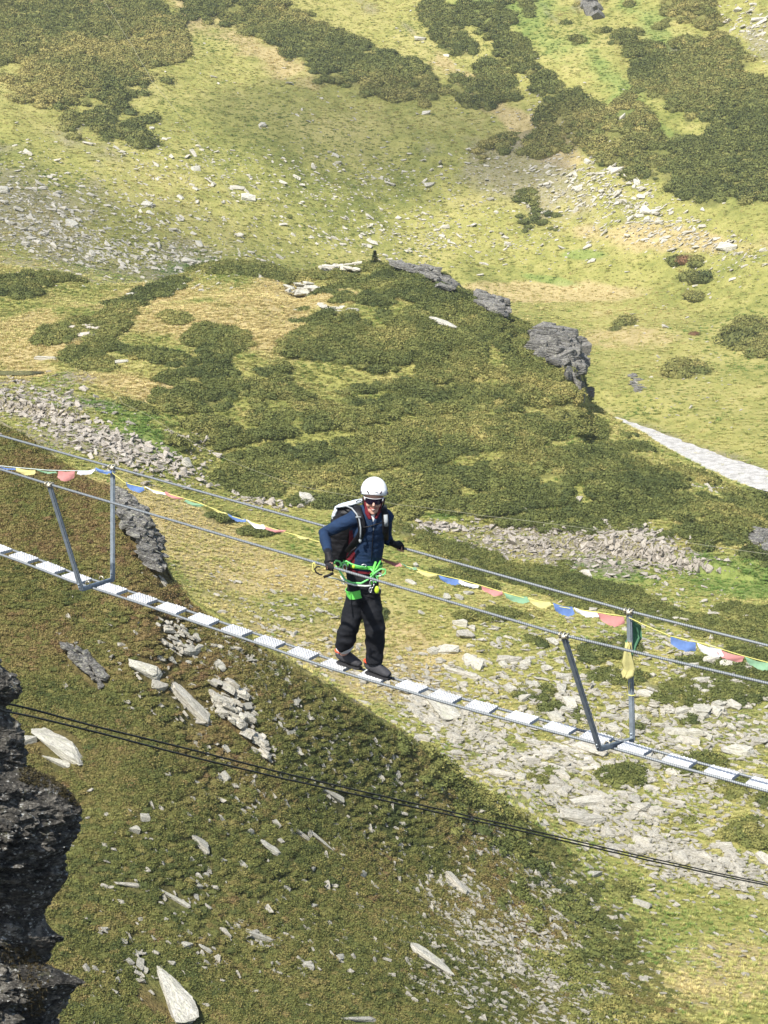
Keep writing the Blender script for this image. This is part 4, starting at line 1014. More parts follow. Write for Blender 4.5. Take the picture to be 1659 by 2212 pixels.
# ------------------------------------------------------------------ loose stones (beyond counting)
def hit_many(us, vs):
    out = []; 
    for u, v in zip(us, vs):
        h_ = hit(u, v)
        if h_: out.append(h_)
    return out
PC_ST = proto_collection("stone_forms", [rock_mesh(40 + s, (1, 0.75 - 0.05 * s, 0.42 + 0.03 * (s % 3)), 0, pts=11) for s in range(8)], M_ROCK)
PC_RB = proto_collection("rubble_forms", [rock_mesh(60 + s, (1, 0.75, 0.55), 0, pts=10) for s in range(6)], M_PINK)
def stones(name, label, zones, pc, npr, seed, align=None, flat=0.75):
    r = np.random.default_rng(seed); us = []; vs = []; sz = []
    for (cx, cy, rx, ry, rot, n, px) in zones:
        a = math.radians(rot); x = r.normal(0, 0.5, n) * rx; y = r.normal(0, 0.5, n) * ry
        us.append(cx + x * math.cos(a) - y * math.sin(a)); vs.append(cy + x * math.sin(a) + y * math.cos(a)); sz.append(px * r.lognormal(0, 0.6, n))
    us = np.concatenate(us); vs = np.concatenate(vs); sz = np.concatenate(sz)
    pts = []; rot = []; scl = []
    for u, v, s in zip(us, vs, sz):
        h_ = hit(u, v)
        if h_ is None: continue
        x, y, z, i, j = h_
        if min(abs(SEG[i] - 3), 9) < 0.02: continue
        d = 0.5 * min(s * 1.45, 26) * y / F
        pts.append((x, y, z + 0.25 * d + (0.07 if SEG[i] < 3 and VAL[i, j] < .5 else 0)))
        rot.append((math.atan(zr[i, j]) * 0.7 + r.normal(0, .25), -math.atan(zc[i, j]) * 0.7 + r.normal(0, .25), (align if align is not None else 0) + r.normal(0, 0.5 if align is not None else 2)))
        scl.append((d * r.uniform(.9, 1.35), d * r.uniform(.7, 1.1), d * flat * r.uniform(.7, 1.3)))
    return scatter(name, label, "stones", pts, rot, scl, r.random(len(pts)), pc, npr)
stones("scree", "pale loose stones strewn over the lower right valley floor", [
   (900,1530,260,60,32,350,8),(1060,1640,240,80,35,500,10),(1250,1720,260,100,30,650,11),(1400,1820,220,90,25,550,11),(1560,1880,160,40,15,500,11),(1230,1960,180,60,42,700,8),(1180,2080,200,60,42,500,8),
   (1300,2140,200,60,25,250,7),(1300,1560,300,100,20,700,9),(1550,1550,200,160,10,800,10),(1150,1430,200,120,10,350,8),(1450,1400,260,60,15,350,8),(1500,1700,220,80,10,450,11),(600,1350,200,120,30,350,5),(960,1480,120,60,20,300,7),(700,1300,100,60,0,80,5),
   (1500,2050,250,120,0,160,6),(1400,1300,220,40,5,160,5),(1000,1560,150,30,30,400,9)], PC_ST, 8, 401, align=-0.6)
stones("scree", "pinkish grey rubble of the eroded bank under the knoll", [
   (70,870,160,50,10,800,5),(150,930,150,40,18,600,5.5),(260,970,100,40,25,400,7),(1120,1172,200,46,6,900,4),(1330,1185,200,56,8,1500,5),(1450,1210,80,24,10,300,6),(940,1140,70,12,0,150,6),(370,1010,80,30,20,220,7),(560,1085,70,14,10,90,7),(420,960,80,30,20,100,6),(1350,1150,150,20,5,300,8)], PC_RB, 6, 402)
stones("scree", "small whitish stones dotted over the far slope", [
   (60,460,220,120,10,1500,4),(200,540,300,50,12,1100,4.5),(350,470,250,80,15,500,3.6),(600,400,350,90,10,700,3.6),(420,560,250,40,5,350,4.5),(900,400,300,80,10,600,3.4),(1180,420,220,60,20,350,3.6),(1400,470,260,60,25,500,4.2),(1300,400,150,60,25,400,4.5),
   (820,520,300,50,0,500,3.4),(1500,520,200,30,15,300,4.2),(1100,520,300,60,0,400,3.2),(1000,130,250,100,40,150,3.5),(1500,650,200,150,0,120,3.4),(1620,60,60,60,45,250,4),(700,240,300,80,20,200,3),(300,330,200,60,10,200,3.4),(1500,850,160,100,0,100,3.4),(1560,1060,90,8,12,120,5),(1250,300,200,80,35,200,3.5)], PC_ST, 8, 403, align=-0.4)
stones("scree", "small stones half buried in the heath of the near slope", [
   (620,1480,200,120,35,180,7),(500,1600,300,150,35,260,7),(800,1800,300,150,35,260,7),(350,1850,250,150,10,120,7),(500,2050,350,120,10,200,8),(1000,1950,200,120,40,260,8),(1000,2100,250,100,30,260,8),(300,1400,200,120,20,90,7),(620,1700,200,100,30,120,7),(800,1650,150,60,35,120,7),
   (250,2130,200,80,0,60,8),(1100,1850,200,60,35,400,8),(1150,2150,150,80,30,300,8),(1040,2020,240,90,38,700,8),(1180,2080,240,70,38,700,8),(1000,2150,240,60,30,250,8),(560,1500,200,60,38,160,8),(480,1380,160,40,38,100,7)], PC_ST, 8, 404, align=-0.6)
# ------------------------------------------------------------------ suspension footbridge
M_STEEL = simple("galvanised_steel", (0.26, 0.30, 0.335), 0.45, 0.35, 0.18, 25, 0.5)
g = NT("zinc_tread"); sx_ = g.n('ShaderNodeSeparateXYZ'); g.l(g.coord(), sx_.inputs[0])
dots = g.math('MULTIPLY', g.math('COSINE', g.math('MULTIPLY', sx_.outputs[0], 214.0)), g.math('COSINE', g.math('MULTIPLY', sx_.outputs[1], 190.0)))
oi_ = g.n('ShaderNodeObjectInfo'); tb = g.ramp(g.noise(9, 5, 0.7), [(0.3, (0.52, 0.52, 0.51)), (0.6, (0.74, 0.75, 0.76))])
tb = g.mix(g.ramp(dots, [(0.3, (0, 0, 0)), (0.75, (.32, .32, .32))]), tb, (0.22, 0.22, 0.22))
tv = g.math('MULTIPLY_ADD', oi_.outputs['Random'], 0.22, 0.82); cc_ = g.n('ShaderNodeCombineColor'); [g.l(tv, cc_.inputs[i]) for i in range(3)]
M_TREAD = g.out(g.mix(1.0, tb, cc_.outputs[0], 'MULTIPLY'), 0.55, 0.15, g.bump(dots, 0.6, 0.006), 0.5)
M_BRASS = simple("clamp_metal", (0.55, 0.50, 0.38), 0.4, 0.6, 0.15, 40, 0.5)
g = NT("wire_rope"); wv = g.n('ShaderNodeTexWave'); wv.inputs['Scale'].default_value = 22; wv.inputs['Distortion'].default_value = 0.4; g.l(g.coord(), wv.inputs['Vector'])
M_ROPE = g.out(g.ramp(wv.outputs['Fac'], [(0.2, (0.13, 0.145, 0.15)), (0.8, (0.26, 0.275, 0.285))]), 0.5, 0.35, None, 0.4)
g = NT("black_cable"); M_CABLE = g.out(g.ramp(g.noise(50, 2), [(0.3, (0.012, 0.013, 0.012)), (0.7, (0.04, 0.042, 0.038))]), 0.55, 0.1, None, 0.4)
CL, CR = P(210, 1263, 18.8), P(1330, 1608, 15.85)
dh = Vector((CR.x - CL.x, CR.y - CL.y, 0)).normalized(); nh = Vector((-dh.y, dh.x, 0))
if nh.y < 0: nh = -nh
def frame_pt(u, v, C):
    d = Vector(ray(u, v)); return d * (dh.dot(C) / dh.dot(d))
def on_line(u, v, A, B):
    """point on the sight line of (u, v) lying over the line A-B seen from above"""
    x, y, z = ray(u, v); a = x / y
    # A + t (B-A): x = a y
    t = (a * A.y - A.x) / ((B.x - A.x) - a * (B.y - A.y)); Y = A.y + t * (B.y - A.y)
    return P(u, v, Y)
bridge = empty("suspension_bridge", CL)
tag(bridge, "narrow wire rope footbridge with spaced metal treads spanning the gorge", "bridge")
O = CL
fl_ = dict(nb=frame_pt(176, 1273, CL), fb=frame_pt(243.5, 1252, CL), nt=frame_pt(107.5, 1051, CL), ft=frame_pt(243.7, 1013.5, CL))
fr2 = dict(nb=frame_pt(1295, 1618, CR), fb=frame_pt(1366, 1598, CR), nt=frame_pt(1219, 1378, CR), ft=frame_pt(1359, 1325.5, CR))
def ang_bar(mb, a, b, w_, across):
    """square tube from a to b"""
    t = (b - a).normalized(); s1 = (across - t * across.dot(t)).normalized(); s2 = t.cross(s1)
    vs = [q + s1 * (w_ / 2 * i) + s2 * (w_ / 2 * j) for q in (a, b) for i, j in ((-1, -1), (1, -1), (1, 1), (-1, 1))]
    mb.add(vs, [(0, 1, 2, 3), (4, 7, 6, 5), (0, 4, 5, 1), (1, 5, 6, 2), (2, 6, 7, 3), (3, 7, 4, 0)])
for fr_d, nm in ((fl_, 'l'), (fr2, 'r')):
    f0 = empty("hanger_frame", (0, 0, 0)); f0.parent = bridge
    for b_, t_ in (('nb', 'nt'), ('fb', 'ft')):
        mb = MB(); ang_bar(mb, fr_d[b_], fr_d[t_], 0.034, dh)
        u_ = (fr_d[t_] - fr_d[b_]).normalized(); ang_bar(mb, fr_d[b_] + dh * 0.019 , fr_d[t_] + dh * 0.019, 0.012, dh)
        for q in (0.03, 0.06): mb.ball(fr_d[b_] + u_ * q - nh * .02, 0.010, seg=8, rings=5)
        mb.build("leg", M_STEEL, f0, O, smooth=False)
        mb = MB(); tp = fr_d[t_]
        mb.box(tp + Vector((0, 0, 0.012)), (0.05, 0.05, 0.03)); mb.torus(tp + Vector((0, 0, .02)), (0.022, 0.022), .006, nh, Vector((0, 0, 1)), 14, 6)
        mb.torus(tp + dh * .03 + Vector((0, 0, .018)), (0.022, 0.022), .006, nh, Vector((0, 0, 1)), 14, 6); mb.torus(tp - dh * .035 + Vector((0, 0, .018)), (0.022, 0.022), .006, nh, Vector((0, 0, 1)), 14, 6)
        for sx in (-1, 1): mb.ball(tp + dh * (.03 * sx) - nh * .028 + Vector((0, 0, .03)), .011, seg=8, rings=5)
        mb.build("clamp", M_BRASS, f0, O)
    mb = MB(); ang_bar(mb, fr_d['nb'] + Vector((0, 0, .0)), fr_d['fb'], 0.036, Vector((0, 0, 1))); mb.build("crossbar", M_STEEL, f0, O, smooth=False)
    mb = MB(); cm = (fr_d['nb'] + fr_d['fb']) / 2
    for s_ in (-.1, .1): mb.torus(cm + nh * s_ + Vector((0, 0, .02)) - dh * .03, (0.026, 0.032), .006, dh, Vector((0, 0, 1)), 14, 6, 0, math.pi)
    mb.build("u_bolt", M_BRASS, f0, O)
    f0['label'] = "left frame with plain legs" if nm == 'l' else "right frame wrapped with yellow and green flags"
    del f0['label']
# handrails
nl = [on_line(-700, 808, fl_['nt'], fr2['nt']), on_line(0, 1018, fl_['nt'], fr2['nt']), fl_['nt'], fr2['nt'], on_line(1659, 1482, fl_['nt'], fr2['nt']), on_line(2500, 1650, fl_['nt'], fr2['nt'])]
flr = [on_line(-700, 750, fl_['ft'], fr2['ft']), on_line(0, 945, fl_['ft'], fr2['ft']), fl_['ft'], fr2['ft'], on_line(1659, 1400, fl_['ft'], fr2['ft']), on_line(2500, 1585, fl_['ft'], fr2['ft'])]
def dense(pts, n=8):
    out = []
    for i in range(len(pts) - 1):
        for k in range(n): out.append(pts[i].lerp(pts[i + 1], k / n))
    return out + [pts[-1]]
NEAR_RAIL, FAR_RAIL = nl, flr
for pts in (nl, flr):
    pts = [p + Vector((0, 0, .02)) for p in pts]
    mb = MB(); mb.tube(dense(pts), 0.0118, 8); mb.build("handrail_cable", M_ROPE, bridge, O)
tread_px = [(u_, 1143 + (u_ + 118) * .36) for u_ in range(-620, -150, 54)] + [(-118,1143),(-62,1163),(-5,1182),(52,1202),(110,1224),(166,1246),(243,1270),(308,1291),(370,1312),(440,1336),(512,1360),(583,1384),(655,1409),(728,1434),(808,1458),(890,1481),(962,1503),(1040,1525),(1128,1548),(1210,1570),(1289,1591),(1372,1614),(1468,1641),(1560,1666),(1650,1691),(1745,1717),(1840,1742)] + [(u_, 1742 + (u_ - 1840) * .25) for u_ in range(1940, 2500, 102)]
tread_w = [on_line(u, v, CL, CR) for u, v in tread_px]
for s_ in (-1, 1):
    pts = [p + nh * (0.090 * s_) - Vector((0, 0, 0.022)) for p in tread_w]
    mb = MB(); mb.tube(pts, 0.013, 8); mb.build("deck_cable", M_ROPE, bridge, O)
# tread: local x along the walkway, y across
def tread_mesh():
    nx, ny = 44, 18; Lx, Ly = 0.235, 0.165; V = []; Fc = []
    for j in range(ny + 1):
        for i in range(nx + 1):
            x = (i / nx - .5) * Lx; y = (j / ny - .5) * Ly
            b = max(0.0, math.cos(x / Lx * 2 * math.pi * 7)) * max(0.0, math.cos(y / Ly * 2 * math.pi * 4 + (math.pi if int((x / Lx + .5) * 7 + .5) % 2 else 0)))
            V.append((x, y, 0.008 * b))
    for j in range(ny):
        for i in range(nx):
            a = j * (nx + 1) + i; Fc.append((a, a + 1, a + nx + 2, a + nx + 1))
    # scalloped skirts along both long sides
    for sy, j in ((-1, 0), (1, ny)):
        b0 = len(V)
        for i in range(nx + 1):
            x = (i / nx - .5) * Lx; t_ = (i / nx * 6.0) % 1.0
            V.append((x, sy * (Ly / 2 + .002), -0.008 - 0.018 * math.sqrt(max(0, 1 - (2 * t_ - 1) ** 2)) if i not in (0, nx) else -0.008))
        for i in range(nx):
            a = j * (nx + 1) + i; q_ = (a, b0 + i, b0 + i + 1, a + 1); Fc.append(q_ if sy < 0 else tuple(reversed(q_)))
    for i in (0, nx):
        b0 = len(V)
        for j in range(ny + 1): V.append(((i / nx - .5) * Lx, (j / ny - .5) * Ly, -0.03))
        for j in range(ny):
            a = j * (nx + 1) + i; c_ = (j + 1) * (nx + 1) + i; q_ = (a, c_, b0 + j + 1, b0 + j); Fc.append(q_ if i == 0 else tuple(reversed(q_)))
    return mesh_np("tread", np.array(V), Fc, smooth=False)
TM = tread_mesh(); TM.materials.append(M_TREAD)
for k, p in enumerate(tread_w):
    q0, q1 = tread_w[max(k - 1, 0)], tread_w[min(k + 1, len(tread_w) - 1)]
    ex = (q1 - q0).normalized(); ey = (nh - ex * nh.dot(ex)).normalized(); ez = ex.cross(ey)
    if ez.z < 0: ez = -ez; ey = -ey
    o = link("tread", TM, None, bridge); o.matrix_local = Matrix.Translation(p - O) @ Matrix((ex, ey, ez)).transposed().to_4x4() @ Euler((rng.normal(0, .03), rng.normal(0, .015), rng.normal(0, .02))).to_matrix().to_4x4()

# ------------------------------------------------------------------ prayer flag strings
FC = {'y': (0.68, 0.63, 0.28), 'g': (0.28, 0.47, 0.30), 'r': (0.62, 0.30, 0.28), 'w': (0.74, 0.76, 0.77), 'b': (0.16, 0.26, 0.52), 'd': (0.14, 0.32, 0.18)}
FM = {}
for k, c_ in FC.items():
    g = NT("flag_cloth_" + {'y': 'yellow', 'g': 'green', 'r': 'red', 'w': 'white', 'b': 'blue', 'd': 'dark_green'}[k])
    FM[k] = g.out(g.ramp(g.noise(18, 4), [(0.3, [x * .8 for x in c_]), (0.7, [min(.85, x * 1.1) for x in c_])]), 0.85, 0, g.bump(g.noise(60, 2), .3, .004), .1)
    tr = g.n('ShaderNodeBsdfTranslucent'); tr.inputs[0].default_value = c4(c_); mx = g.n('ShaderNodeMixShader'); mx.inputs[0].default_value = 0.35
    out_ = g.t.nodes['Material Output']; g.l(g.b.outputs[0], mx.inputs[1]); g.l(tr.outputs[0], mx.inputs[2]); g.l(mx.outputs[0], out_.inputs[0])
M_CORD = simple("yellow_cord", (0.62, 0.58, 0.18), .8, 0, .1)
M_BLUECORD = simple("pale_cord", (0.55, 0.62, 0.60), .8, 0, .1)
def flag_mesh(A, B, h, seed, blow=0.55):
    r = random.Random(seed); n, m_ = 14, 9; V = []; Fc = []; out = (Vector((0.15, -1, 0)) * blow + Vector((0, 0, -1))).normalized(); ph = r.uniform(0, 6)
    sag = r.uniform(.35, .9)
    for j in range(m_ + 1):
        t = j / m_
        for i in range(n + 1):
            s_ = i / n; bell = (1 - abs(2 * s_ - 1) ** 2.2) * sag + (1 - sag)
            p = A.lerp(B, s_ + 0.10 * t * math.sin(ph)) + out * (h * t * (0.55 + .45 * bell)) + Vector((0, -1, .25)) * (0.018 * math.sin(5 * s_ + ph + 2.5 * t) * t) + Vector((0, 0, -0.012 * math.sin(math.pi * s_)))
            if j == m_: p += Vector((0, 0, 0.006 * r.uniform(-1, 1)))
            V.append(p)
    for j in range(m_):
        for i in range(n): a = j * (n + 1) + i; Fc.append((a, a + 1, a + n + 2, a + n + 1))
    return V, Fc
NMC = {'y': 'yellow flag', 'g': 'green flag', 'r': 'faded red flag', 'w': 'white flag', 'b': 'blue flag'}
def flag_string(label, cord, flags, A, B, mat, dn=0.0, name="prayer_flag_string"):
    """cord: pixels; flags: (u0, v0, u1, v1, height px, colour, blow)"""
    pts = [on_line(u, v, A, B) + nh * dn for u, v in cord]; o0 = pts[0].copy()
    root = empty(name, o0); tag(root, label, "flag string", "prayer flag strings")
    dp = dense(pts, 4); mb = MB(); mb.tube(dp, 0.0035, 6); mb.build("cord", mat, root, o0)
    for k, (u0, v0, u1, v1, hp, cl, bl) in enumerate(flags):
        a, b = on_line(u0, v0, A, B) + nh * dn, on_line(u1, v1, A, B) + nh * dn
        V, Fc = flag_mesh(a, b, hp * a.y / F * 0.95, int(u0) + 3, bl)
        # cloth has a little thickness
        n_ = len(V); V2 = V + [v_ + Vector((0, 0.002, 0.0005)) for v_ in V]; F2 = Fc + [tuple(reversed([i + n_ for i in f_])) for f_ in Fc]
        me = mesh_np("flag", np.array([tuple(v_ - o0) for v_ in V2]), F2); me.materials.append(FM[cl]); f_o = link("flag", me, None, root); f_o['label'] = NMC[cl] + (" folded over" if bl > 1 else " hanging")
A_, B_ = fl_['ft'], fr2['ft']
flag_string("flag string at the far left, yellow, red and white flags left of the left frame", [(-120,985),(0,1004),(40,1008),(110,1014),(150,1015),(243,1016)],
   [(40,1008,82,1014,13,'y',.8),(84,1012,126,1017,6,'g',2),(132,1015,168,1015,22,'r',.3),(174,1016,212,1010,11,'w',1),(212,1008,246,1015,9,'b',.8),(0,1004,38,1010,5,'b',2)], A_, B_, M_BLUECORD, -0.04)
flag_string("long flag string passing behind the walker, starting with small flags at the left frame", [(244,1018),(275,1042),(350,1060),(430,1083),(500,1112),(600,1142),(690,1168),(760,1190),(840,1208),(910,1230),(1010,1253),(1110,1283),(1220,1310),(1356,1330)],
   [(276,1040,314,1050,15,'b',.6),(316,1048,360,1062,8,'w',1.2),(362,1060,402,1074,9,'r',1.2),(406,1078,446,1088,9,'g',1.2),(450,1090,492,1106,5,'y',2),(496,1108,534,1120,10,'b',1),(536,1120,574,1132,12,'w',.9),(578,1134,622,1144,9,'r',1.1),(640,1150,672,1160,7,'y',1.1),
    (826,1202,868,1214,10,'r',.9),(870,1214,902,1224,6,'g',1.4),(905,1226,949,1239,12,'y',.8),(951,1240,993,1249,14,'b',.7),(996,1250,1040,1262,11,'w',1),(1043,1263,1088,1275,14,'r',.7),(1092,1278,1142,1287,16,'g',.6),(1145,1288,1192,1298,16,'y',.6),(1198,1300,1240,1309,22,'b',.4),(1243,1310,1292,1320,14,'w',.7),(1294,1320,1350,1330,24,'r',.4)], A_, B_, M_CORD, -0.03)
flag_string("flag string right of the right frame with a large blue flag first", [(1362,1332),(1400,1350),(1452,1372),(1530,1390),(1600,1412),(1659,1428),(1760,1450)],
   [(1452,1372,1506,1386,24,'b',.4),(1508,1386,1560,1400,20,'w',.6),(1556,1400,1612,1416,18,'r',.5),(1612,1416,1664,1430,18,'g',.5),(1668,1431,1716,1443,18,'y',.5)], A_, B_, M_CORD, -0.03)
def cloth(name, rings, mat, root, o0, seed):
    r = random.Random(seed); mb = MB()
    R2 = [(c_ + Vector((r.uniform(-.006, .006), r.uniform(-.006, .006), 0)), rw * r.uniform(.9, 1.1), rd) for c_, rw, rd in rings]
    mb.loft(R2, hint=(1, 0.2, 0), seg=22)
    vs = []
    for i, v_ in enumerate(mb.v):
        a = (i % 22) / 22 * 2 * math.pi; vs.append(Vector(v_) + Vector((0.008 * math.sin(3 * a + seed + i // 22), -0.010 * math.cos(5 * a + i // 22 * .7), -0.008 * math.sin(4 * a))))
    mb.v = vs; o = mb.build(name, mat, root, o0); return o
def pp(u, v, dn=-0.05): return frame_pt(u, v, CR) + nh * dn
o0 = pp(1370, 1340); rt = empty("prayer_flag_bundle", o0); tag(rt, "green and yellow flag cloth bunched up and hanging on the right post", "flag cloth")
cloth("green_flag", [(pp(1372,1338,-.08), .012, .01), (pp(1379,1352,-.08), .055, .02), (pp(1381,1372,-.08), .062, .025), (pp(1374,1388,-.08), .055, .02), (pp(1368,1402), .03, .015), (pp(1364,1412), .012, .01)], FM['d'], rt, o0, 1)
cloth("yellow_flag", [(pp(1362,1385), .02, .012), (pp(1364,1405), .03, .02), (pp(1362,1425), .055, .025), (pp(1364,1440), .062, .025), (pp(1361,1452), .05, .02), (pp(1355,1462), .012, .01)], FM['y'], rt, o0, 2)
mb = MB(); mb.tube([pp(1362,1450), pp(1368,1462), pp(1366,1475), pp(1365,1488)], .003); mb.torus(pp(1365,1500,0), (.03, .03), .006, dh, nh, 16, 6); mb.tube([pp(1365,1500,-.03), pp(1373,1496,-.05)], .005); mb.build("tie_cord", M_CORD, rt, o0)

# ------------------------------------------------------------------ cables near and far
def cable(name, label, px, Y0, Y1, rad, mat, cat="cable", group=None):
    u0, u1 = px[0][0], px[-1][0]; dp = []
    for i in range(len(px) - 1):
        for k in range(6):
            t = k / 6; dp.append((px[i][0] * (1 - t) + px[i + 1][0] * t, px[i][1] * (1 - t) + px[i + 1][1] * t))
    dp.append(px[-1])
    vs_ = np.array([p[1] for p in dp]); vs_[2:-2] = np.convolve(vs_, np.ones(5) / 5, mode='valid')
    pts = [P(u, v, 1 / ((1 / Y0) * (1 - (u - u0) / (u1 - u0)) + (1 / Y1) * (u - u0) / (u1 - u0))) for (u, _), v in zip(dp, vs_)]
    mb = MB(); mb.tube(pts, rad, 8); o = mb.build(name, mat, None, tuple(pts[0])); return tag(o, label, cat, group)
cable("steel_cable", "upper one of the two black cables leaving the dark crag", [(-60,1496),(15,1517),(200,1568),(400,1616),(600,1667),(829,1721),(1029,1766),(1254,1819),(1479,1871),(1659,1909),(1800,1938)], 12.7, 24, 0.0072, M_CABLE)
cable("steel_cable", "lower one of the two black cables leaving the dark crag", [(-60,1514),(10,1534),(200,1579),(400,1632),(600,1679),(829,1730),(1029,1773),(1254,1825),(1479,1876),(1659,1913),(1800,1941)], 12.4, 22, 0.0072, M_CABLE)
M_WIRE = simple("pale_wire", (0.34, 0.33, 0.22), .6, .2, .1)
cable("thin_wire", "thin pale wire crossing the valley behind the walker's helmet", [(240,845),(265,863),(435,969),(560,1022),(671,1056),(780,1075),(858,1089),(1040,1112),(1350,1152),(1659,1198),(1900,1232)], 120, 70, 0.008, M_WIRE)
cable("thin_wire", "thin pale wire sloping down the far side at the upper left", [(180,-80),(225,0),(285,100),(330,175),(415,285),(475,385),(530,467)], 330, 285, 0.02, M_WIRE)
# ------------------------------------------------------------------ the walker
def cloth_mat(name, c, rough=.85, var=.2, bump=.5):
    g = NT(name); a = g.noise(14, 4); b = g.noise(140, 2)
    cc = g.ramp(a, [(0.3, [x * (1 - var) for x in c]), (0.7, [x * (1 + var) for x in c])])
    return g.out(cc, rough, 0, g.bump(b, .25, .002, g.bump(a, bump, .012)), .2)
M_NAVY = cloth_mat("navy_fleece", (0.014, 0.032, 0.074)); M_MAROON = cloth_mat("maroon_fleece", (0.13, 0.012, 0.02))
M_BLACK = cloth_mat("black_trousers", (0.011, 0.012, 0.015), .75); M_GLOVE = cloth_mat("black_glove", (0.010, 0.010, 0.012), .6); M_PACK = cloth_mat("black_nylon", (0.012, 0.012, 0.014), .5)
M_GREY = cloth_mat("grey_webbing", (0.30, 0.32, 0.33), .6); M_PGREY = cloth_mat("pale_grey_nylon", (0.50, 0.55, 0.58), .6); M_WHITE = cloth_mat("white_cotton", (0.75, 0.75, 0.74), .9, .05)
M_SOCK = cloth_mat("white_sock", (0.78, 0.78, 0.80), .9, .05); M_RED = cloth_mat("orange_red_lining", (0.75, 0.10, 0.04), .7); M_SHOE = cloth_mat("dark_grey_shoe", (0.045, 0.045, 0.05), .7)
M_SOLE = simple("rubber_sole", (0.02, 0.02, 0.022), .8, 0, .2, 40); M_GREEN = simple("bright_green_webbing", (0.15, 0.62, 0.10), .6, 0, .08, 30); M_LROPE = simple("green_rope", (0.18, 0.60, 0.18), .6, 0, .25, 160)
M_ALU = simple("polished_metal", (0.65, 0.66, 0.68), .3, .8, .1, 40, .5); M_LIME = simple("lime_belay_device", (0.50, 0.70, 0.05), .4, 0, .1); M_BARROPE = simple("braided_grey_rope", (0.55, 0.58, 0.52), .7, 0, .4, 120)
M_HELM = simple("white_helmet_shell", (0.86, 0.86, 0.87), .3, 0, .02, 5, .5); M_VENT = simple("dark_vent", (0.05, 0.04, 0.06), .6)
M_LENS = simple("dark_lens", (0.012, 0.008, 0.018), .08, 0, .1, 5, .8); M_RIM = simple("white_glasses_frame", (0.78, 0.78, 0.78), .35, 0, .03, 5, .5)
g = NT("skin"); M_SKIN = g.out(g.ramp(g.noise(16, 4), [(0.3, (0.48, 0.26, 0.19)), (0.7, (0.62, 0.37, 0.28))]), .55, 0, None, .35); g.b.inputs['Subsurface Weight'].default_value = 0.05
M_LIP = simple("lips", (0.36, 0.12, 0.10), .5); M_TEETH = simple("teeth", (0.8, 0.77, 0.70), .4); M_BROW = simple("dark_hair", (0.05, 0.03, 0.02), .8)

FEET = on_line(790, 1448, CL, CR); YP = FEET.y
def Q(u, v, dy=0.0): return P(u, v, YP + dy)
px = YP / F / CP                                             # metres per photo unit at the walker
person = empty("person", FEET)
tag(person, "smiling walker in white helmet, dark glasses, navy fleece and black trousers standing on the treads", "person")
PO = FEET
wr = lambda f1, a1, f2, a2, sd: (lambda co: a1 * fbm3(co[:, 0] * f1, co[:, 1] * f1, co[:, 2] * f1 * 1.6, 3, sd) + a2 * (1 - 2 * np.abs(noise3(co[:, 0] * f2, co[:, 1] * f2, co[:, 2] * f2 * 2, sd + 9))))

# hands: where they grip
def rail_at(u, rail):
    A, B = rail[2] + Vector((0, 0, .02)), rail[3] + Vector((0, 0, .02)); best = None
    for k in range(401):
        p = A.lerp(B, k / 400); pu = proj(p.x, p.y, p.z)[0]
        if best is None or abs(pu - u) < best[0]: best = (abs(pu - u), p)
    return best[1]
H1 = rail_at(712, NEAR_RAIL); H2 = rail_at(864, FAR_RAIL); rd_ = (NEAR_RAIL[3] - NEAR_RAIL[2]).normalized()
sh1, el1 = Q(768, 1118, -.16), Q(699, 1152, -.22); sh2, el2 = Q(832, 1116, -.10), Q(834, 1163, .12)
wr1 = H1 + Vector((-.01, 0.03, 0.095)); wr2 = H2 + Vector((-.075, -.05, .055))
def hand(mb, H, wrist, kdir, tdir, r=.0105):
    """palm on top of the cable, fingers wrapped round it; kdir along the cable"""
    down = Vector((0, 0, -1)); out = (Vector((0, -1, 0)) * tdir)
    pc = H + Vector((0, 0, .028)) - out * .004
    mb.loft([(wrist, .026, .020), (wrist.lerp(pc, .55), .034, .021), (pc, .040, .019), (pc + out * .012 - Vector((0, 0, .006)), .036, .014)], hint=kdir, seg=14)
    for i, L in enumerate((0.92, 1.0, .97, .82)):
        c = pc + kdir * (-.030 + .020 * i); R_ = .0285 * (.9 + .1 * L)
        pts = []
        for a in np.linspace(75, -150 * L - 20, 7):
            a_ = math.radians(a); pts.append(H + kdir * (-.030 + .020 * i) + out * (R_ * math.cos(a_)) + Vector((0, 0, R_ * math.sin(a_))))
        mb.loft([(p, r * (1 - .05 * j), r * (1 - .05 * j)) for j, p in enumerate(pts)], hint=kdir, seg=8, tube=True)
    # thumb leaves the side of the palm and closes from the other side
    s = pc - kdir * .030
    tp = [s.lerp(wrist, .3), s - kdir * .020 - out * .012 - Vector((0, 0, .004)), H - kdir * .040 - out * .026 - Vector((0, 0, .008)), H - kdir * .028 - out * .018 - Vector((0, 0, .026))]
    mb.loft([(p, .0125 - .001 * j, .0125 - .001 * j) for j, p in enumerate(tp)], hint=out, seg=8, tube=True)
d_ = (CR - CL).normalized()
foot1, foot2 = on_line(751, 1440, CL, CR) + nh * .02, on_line(816, 1461, CL, CR) - nh * .0
